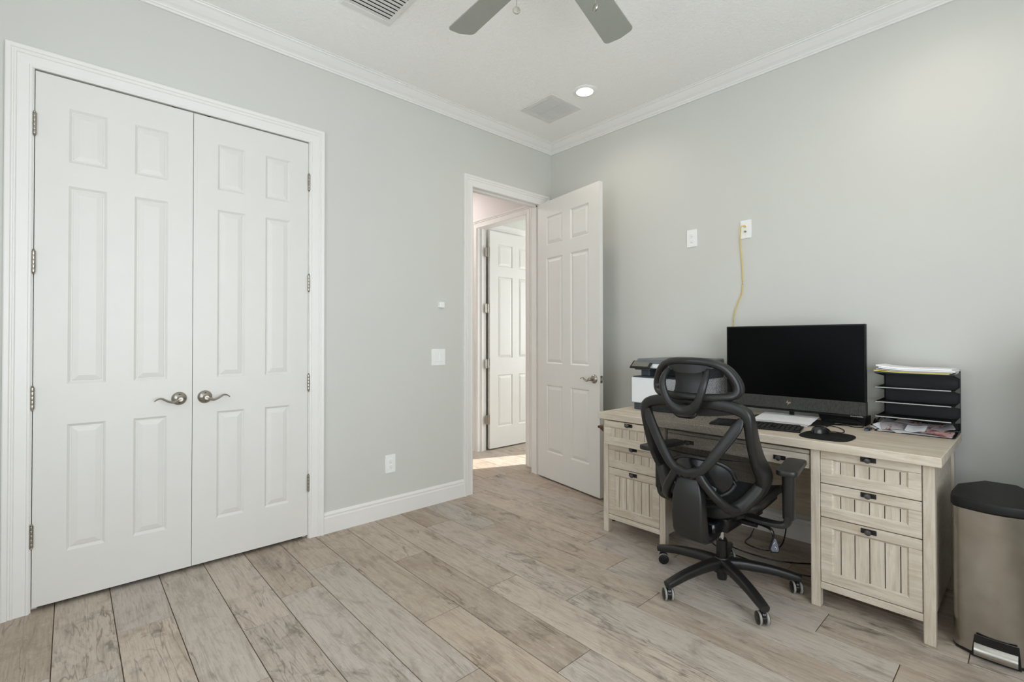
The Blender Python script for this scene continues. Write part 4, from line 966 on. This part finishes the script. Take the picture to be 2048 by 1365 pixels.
MB().box(-0.0085, -0.0065, -0.060, 0.060, -0.024, 0.026).xform(MXp).build('display', MT['glass_grey'], cp)
MB().box(pf + 0.0, pf + 0.05, -1.345, -1.235, 1.026, 1.038, 0.004).build('panel_hinge', MT['printer_dark'], pr)
m = MB().lathe([(0.004, -0.0006), (0.004, 0.001)], (pb - 0.075, py0 - 0.0004, 0.886), axis='y', n=12); m.build('side_latch', MT['slot'], pr)
MB().box(pb - 0.115, pb - 0.112, py0 - 0.0005, py0 + 0.001, 0.81, 0.97).build('side_seam', MT['printer_mid'], pr)
# letter tray
lt = thing('letter_tray', (-0.16, -2.64, DT), 'black metal five-tier letter tray with highlights painted on its front lips at the wall end of the desk', 'letter tray')
ly0, ly1, lf, lb = -2.792, -2.490, -0.288, -0.040
MB().box(lb, lb + 0.004, ly0 + 0.004, ly1, DT + 0.004, 1.046).build('back_plate', MT['metal_black'], lt)
tz = [0.763, 0.836, 0.909, 0.982, 1.055]
for i, z in enumerate(tz):
    zb = z - 0.012 if i else z
    m = MB().prism([(lf, z), (lf, z + 0.0016), (lb, zb + 0.0016), (lb, zb)], 'y', ly0 + 0.004, ly1 - 0.0)
    tr_ = m.build('tier', MT['metal_black'], lt)
    MB().box(lf - 0.0015, lf + 0.0012, ly0 + 0.012, ly1 - 0.004, z - 0.0005, z + 0.0042, 0.001).build('lip', MT['lip'] if 0 < i < 4 else MT['metal_black'], tr_)
    for yy in (ly0, ly1 - 0.002):
        MB().prism([(lf + 0.01, z + 0.002), (lb, zb + 0.016), (lb, zb - (0.016 if i else 0.0)), (lf + 0.01, z - 0.001 if i else z)], 'y', yy, yy + 0.002).build('side_wing', MT['metal_black'], lt)
for yy in (ly0, ly1 - 0.003):
    m = MB().box(lb - 0.012, lb + 0.004, yy - 0.001, yy + 0.004, DT, 1.075, 0.001)
    m.build('post', MT['metal_black'], lt)
# papers on the top tier
cols_ = [('paper_blue', 1.0570, 'teal folder at the bottom of the papers on the letter tray', 0.0022), ('paper_yellow', 1.0602, 'yellow sheets between folder and white papers on the letter tray', 0.004), ('paper_grey', 1.0650, 'greyish sheets in the middle of the papers on the letter tray', 0.005), ('paper', 1.0710, 'lower white paper bundle on top of the letter tray', 0.006), ('paper', 1.0780, 'topmost curled white paper bundle on the letter tray', 0.007)]
for i, (mt_, z, lab, th) in enumerate(cols_):
    sx, sy = random.uniform(-0.010, 0.006), (0.004, 0.008, -0.002, -0.012, 0.0)[i]
    def pp(u, v, z=z, sx=sx, sy=sy, i=i):
        y = -2.498 - 0.285 * u + sy; x = lf + 0.002 + 0.215 * v + sx
        return Vector((x, y, z + th - 0.012 * v * 0.2 + (0.004 + 0.0022 * i) * max(0, 0.5 - u) ** 2 * 4 * (1 if i else 0.2)))
    tag(MB().sheet(pp, 14, 6, th).build('paper_sheaf', MT[mt_], smooth=True), lab, 'paper', 'papers on the letter tray')
# loose mail in the bottom tier
mail = [(-0.185, -2.638, 0.7668, 2, 0, 0.20, 0.28, 'paper', 'wide white sheet lying lowest in the letter tray'),
        (-0.222, -2.560, 0.786, 24, 16, 0.075, 0.110, 'mail', 'tilted letter with red print at the screen end of the bottom tray'),
        (-0.215, -2.515, 0.782, 62, 24, 0.05, 0.085, 'paper', 'white envelope poking out past the screen end of the bottom tray'),
        (-0.215, -2.505, 0.772, 48, 12, 0.04, 0.090, 'paper_grey', 'curled pale envelope under the poking white one'),
        (-0.165, -2.575, 0.798, -10, 10, 0.08, 0.150, 'paper_grey', 'pale flyer leaning at the back of the bottom tray'),
        (-0.180, -2.650, 0.806, -16, 12, 0.045, 0.190, 'mail', 'long red-edged flyer arching across the bottom tray'),
        (-0.245, -2.648, 0.790, -5, 20, 0.060, 0.078, 'paper', 'small white printed card on top of the mail'),
        (-0.238, -2.725, 0.778, -14, 8, 0.075, 0.110, 'mail', 'folded letter at the post end of the bottom tray'),
        (-0.170, -2.735, 0.798, 14, 9, 0.085, 0.090, 'paper_grey', 'crumpled grey leaflet beside the tray post'),
        (-0.235, -2.612, 0.776, 32, 6, 0.080, 0.130, 'paper', 'plain white envelope beneath the card'),
        (-0.205, -2.690, 0.788, -28, 8, 0.060, 0.120, 'mail', 'pinkish slip under the long flyer')]
for mxx, myy, mz, az, tilt, dx_, dy_, mt_, lab in mail:
    mm = Matrix.Translation((mxx, myy, mz)) @ Matrix.Rotation(R(az), 4, 'Z') @ Matrix.Rotation(R(-tilt), 4, 'Y')
    s_ = MB().sheet(lambda u, v: Vector(((u - .5) * dx_, (v - .5) * dy_, 0.003 * math.sin(5 * v + az) * (0.2 if az == 2 else 1.6))), 5, 8, 0.0009).xform(mm)
    for v in s_.bm.verts: v.co.z = max(v.co.z, 0.7652); v.co.y = min(max(v.co.y, -2.786), -2.455); v.co.x = min(v.co.x, -0.05)
    o = s_.build('mail_piece', MT[mt_], smooth=True); tag(o, lab, 'mail', 'loose mail in the letter tray')

# ================================================================== BIN, STOOL, FLOOR CABLES
bn = thing('pedal_bin', (-0.50, -2.935, 0), 'stainless steel pedal bin with black lid beside the desk', 'trash can')
front = [(-0.662, -2.810), (-0.686, -2.819), (-0.700, -2.842), (-0.713, -2.880), (-0.7205, -2.915), (-0.722, -2.950), (-0.716, -2.985), (-0.704, -3.018), (-0.686, -3.046), (-0.650, -3.060)]
lidp = [(-0.60, -2.806), (-0.450, -2.812), (-0.302, -2.888), (-0.300, -2.990), (-0.452, -3.066)] + front[::-1]
cxb, cyb = -0.51, -2.937
def sc(pts, f, dx=0): return [(cxb + (x - cxb) * f + dx, cyb + (y - cyb) * f) for x, y in pts]
lid = MB().prism(sc(lidp, 1.0), 'z', 0.560, 0.600, 0.008, 3).build('lid', MT['bin_lid'], bn, smooth=True)
m = MB(); B0 = sc(lidp, 0.945); B1 = sc(lidp, 0.955); n = len(B0)
# dense body outline for smooth highlights
bodyo = [tuple(p)[:2] for p in spline([(x, y, 0) for x, y in B1], 4, closed=True)]
MB().prism(bodyo, 'z', 0.012, 0.558).build('body', MT['steel'], bn, smooth=True)
MB().prism(sc(lidp, 0.965), 'z', 0.0, 0.014, 0.003).build('base_ring', MT['metal_black'], bn)
m = MB()
zz = [(0.0, -2.868, -3.008), (0.085, -2.882, -2.998)]
fx_ = lambda y: -0.7185 + 0.95 * (y + 2.935) ** 2
def rec(u, v):
    z = 0.004 + 0.084 * v; a_, b_ = -2.870 - 0.010 * v, -3.006 + 0.006 * v; y = a_ + (b_ - a_) * u
    return Vector((fx_(y) + 0.004, y, z))
MB().sheet(rec, 12, 3, 0.006, (1, 0, 0)).build('pedal_recess', MT['metal_black'], bn, smooth=True)
def ped(u, v):
    y = -2.879 - 0.118 * u
    prf = [(0.0, 0.058), (-0.012, 0.050), (-0.022, 0.030), (-0.020, 0.018), (0.0, 0.016)][int(round(v * 4))]
    return Vector((fx_(y) + prf[0], y, prf[1]))
MB().sheet(ped, 12, 4, 0.003, (-0.6, 0, 0.5)).build('pedal', MT['steel'], bn, smooth=True)
# unseen block added past the bin to shade the wall behind it
cb_ = thing('shade_cabinet', (-0.27, -3.38, 0), 'unseen narrow grey box added past the pedal bin to shade the desk wall', 'shade_cabinet')
MB().box(-0.50, -0.03, -3.61, -3.14, 0.06, 1.22, 0.004).box(-0.47, -0.06, -3.58, -3.17, 0.0, 0.06).build('carcass', MT['printer_mid'], cb_)
dd = MB().box(-0.519, -0.501, -3.605, -3.145, 0.075, 1.205, 0.003).build('door', MT['printer_mid'], cb_)
MB().sweep([(-0.519, -3.19, 0.62), (-0.54, -3.19, 0.63), (-0.54, -3.19, 0.73), (-0.519, -3.19, 0.74)], 0.005, 8).build('handle', MT['nickel'], dd)
# narrow brown stool between the door and the desk
sl = thing('stool', (-0.45, -1.065, 0), 'narrow brown wooden stool tucked between open door and desk', 'stool')
MB().prism([(-0.615, -1.120), (-0.615, -1.003), (-0.30, -1.003), (-0.30, -1.120)], 'z', 0.618, 0.636, 0.005, 2).build('seat', MT['brown'], sl)
m = MB(); A = [(-0.607, -1.115), (-0.607, -1.011), (-0.308, -1.011), (-0.308, -1.115)]; B = [(-0.590, -1.115), (-0.590, -1.060), (-0.325, -1.060), (-0.325, -1.115)]
va = [m.bm.verts.new((x, y, 0.618)) for x, y in A]; vb = [m.bm.verts.new((x, y, 0.575)) for x, y in B]
m.bm.faces.new(va); m.bm.faces.new(vb[::-1])
for k in range(4): m.bm.faces.new((va[k], va[(k + 1) % 4], vb[(k + 1) % 4], vb[k]))
m.build('apron', MT['brown'], sl)
for x in (-0.575, -0.345):
    for y in (-1.075, -1.105): MB().box(x - 0.012, x + 0.012, y - 0.008, y + 0.008, 0, 0.576, 0.002).build('leg', MT['brown'], sl)
fcab = [[(-0.06, -2.20, 0.006), (-0.20, -2.30, 0.005), (-0.40, -2.10, 0.005), (-0.42, -1.85, 0.005), (-0.30, -1.70, 0.005), (-0.10, -1.68, 0.006)],
        [(-0.07, -2.00, 0.19), (-0.14, -2.03, 0.10), (-0.20, -2.02, 0.008), (-0.32, -1.98, 0.005), (-0.30, -1.86, 0.005), (-0.18, -1.84, 0.006), (-0.07, -1.82, 0.02)],
        [(-0.05, -2.72, 0.02), (-0.30, -2.55, 0.005), (-0.48, -2.25, 0.005), (-0.52, -2.00, 0.005), (-0.44, -1.72, 0.005), (-0.12, -1.62, 0.006)]]
for p, lab in zip(fcab, ('black cord curving on the floor under the desk near the wall', 'looped black cord dropping from the desk to the floor', 'long black cord crossing the floor under the desk')):
    tag(MB().sweep(spline(p, 8), 0.0035, 8).build('floor_cable', MT['plastic_gloss'], smooth=True), lab, 'power cord', 'cords under the desk')
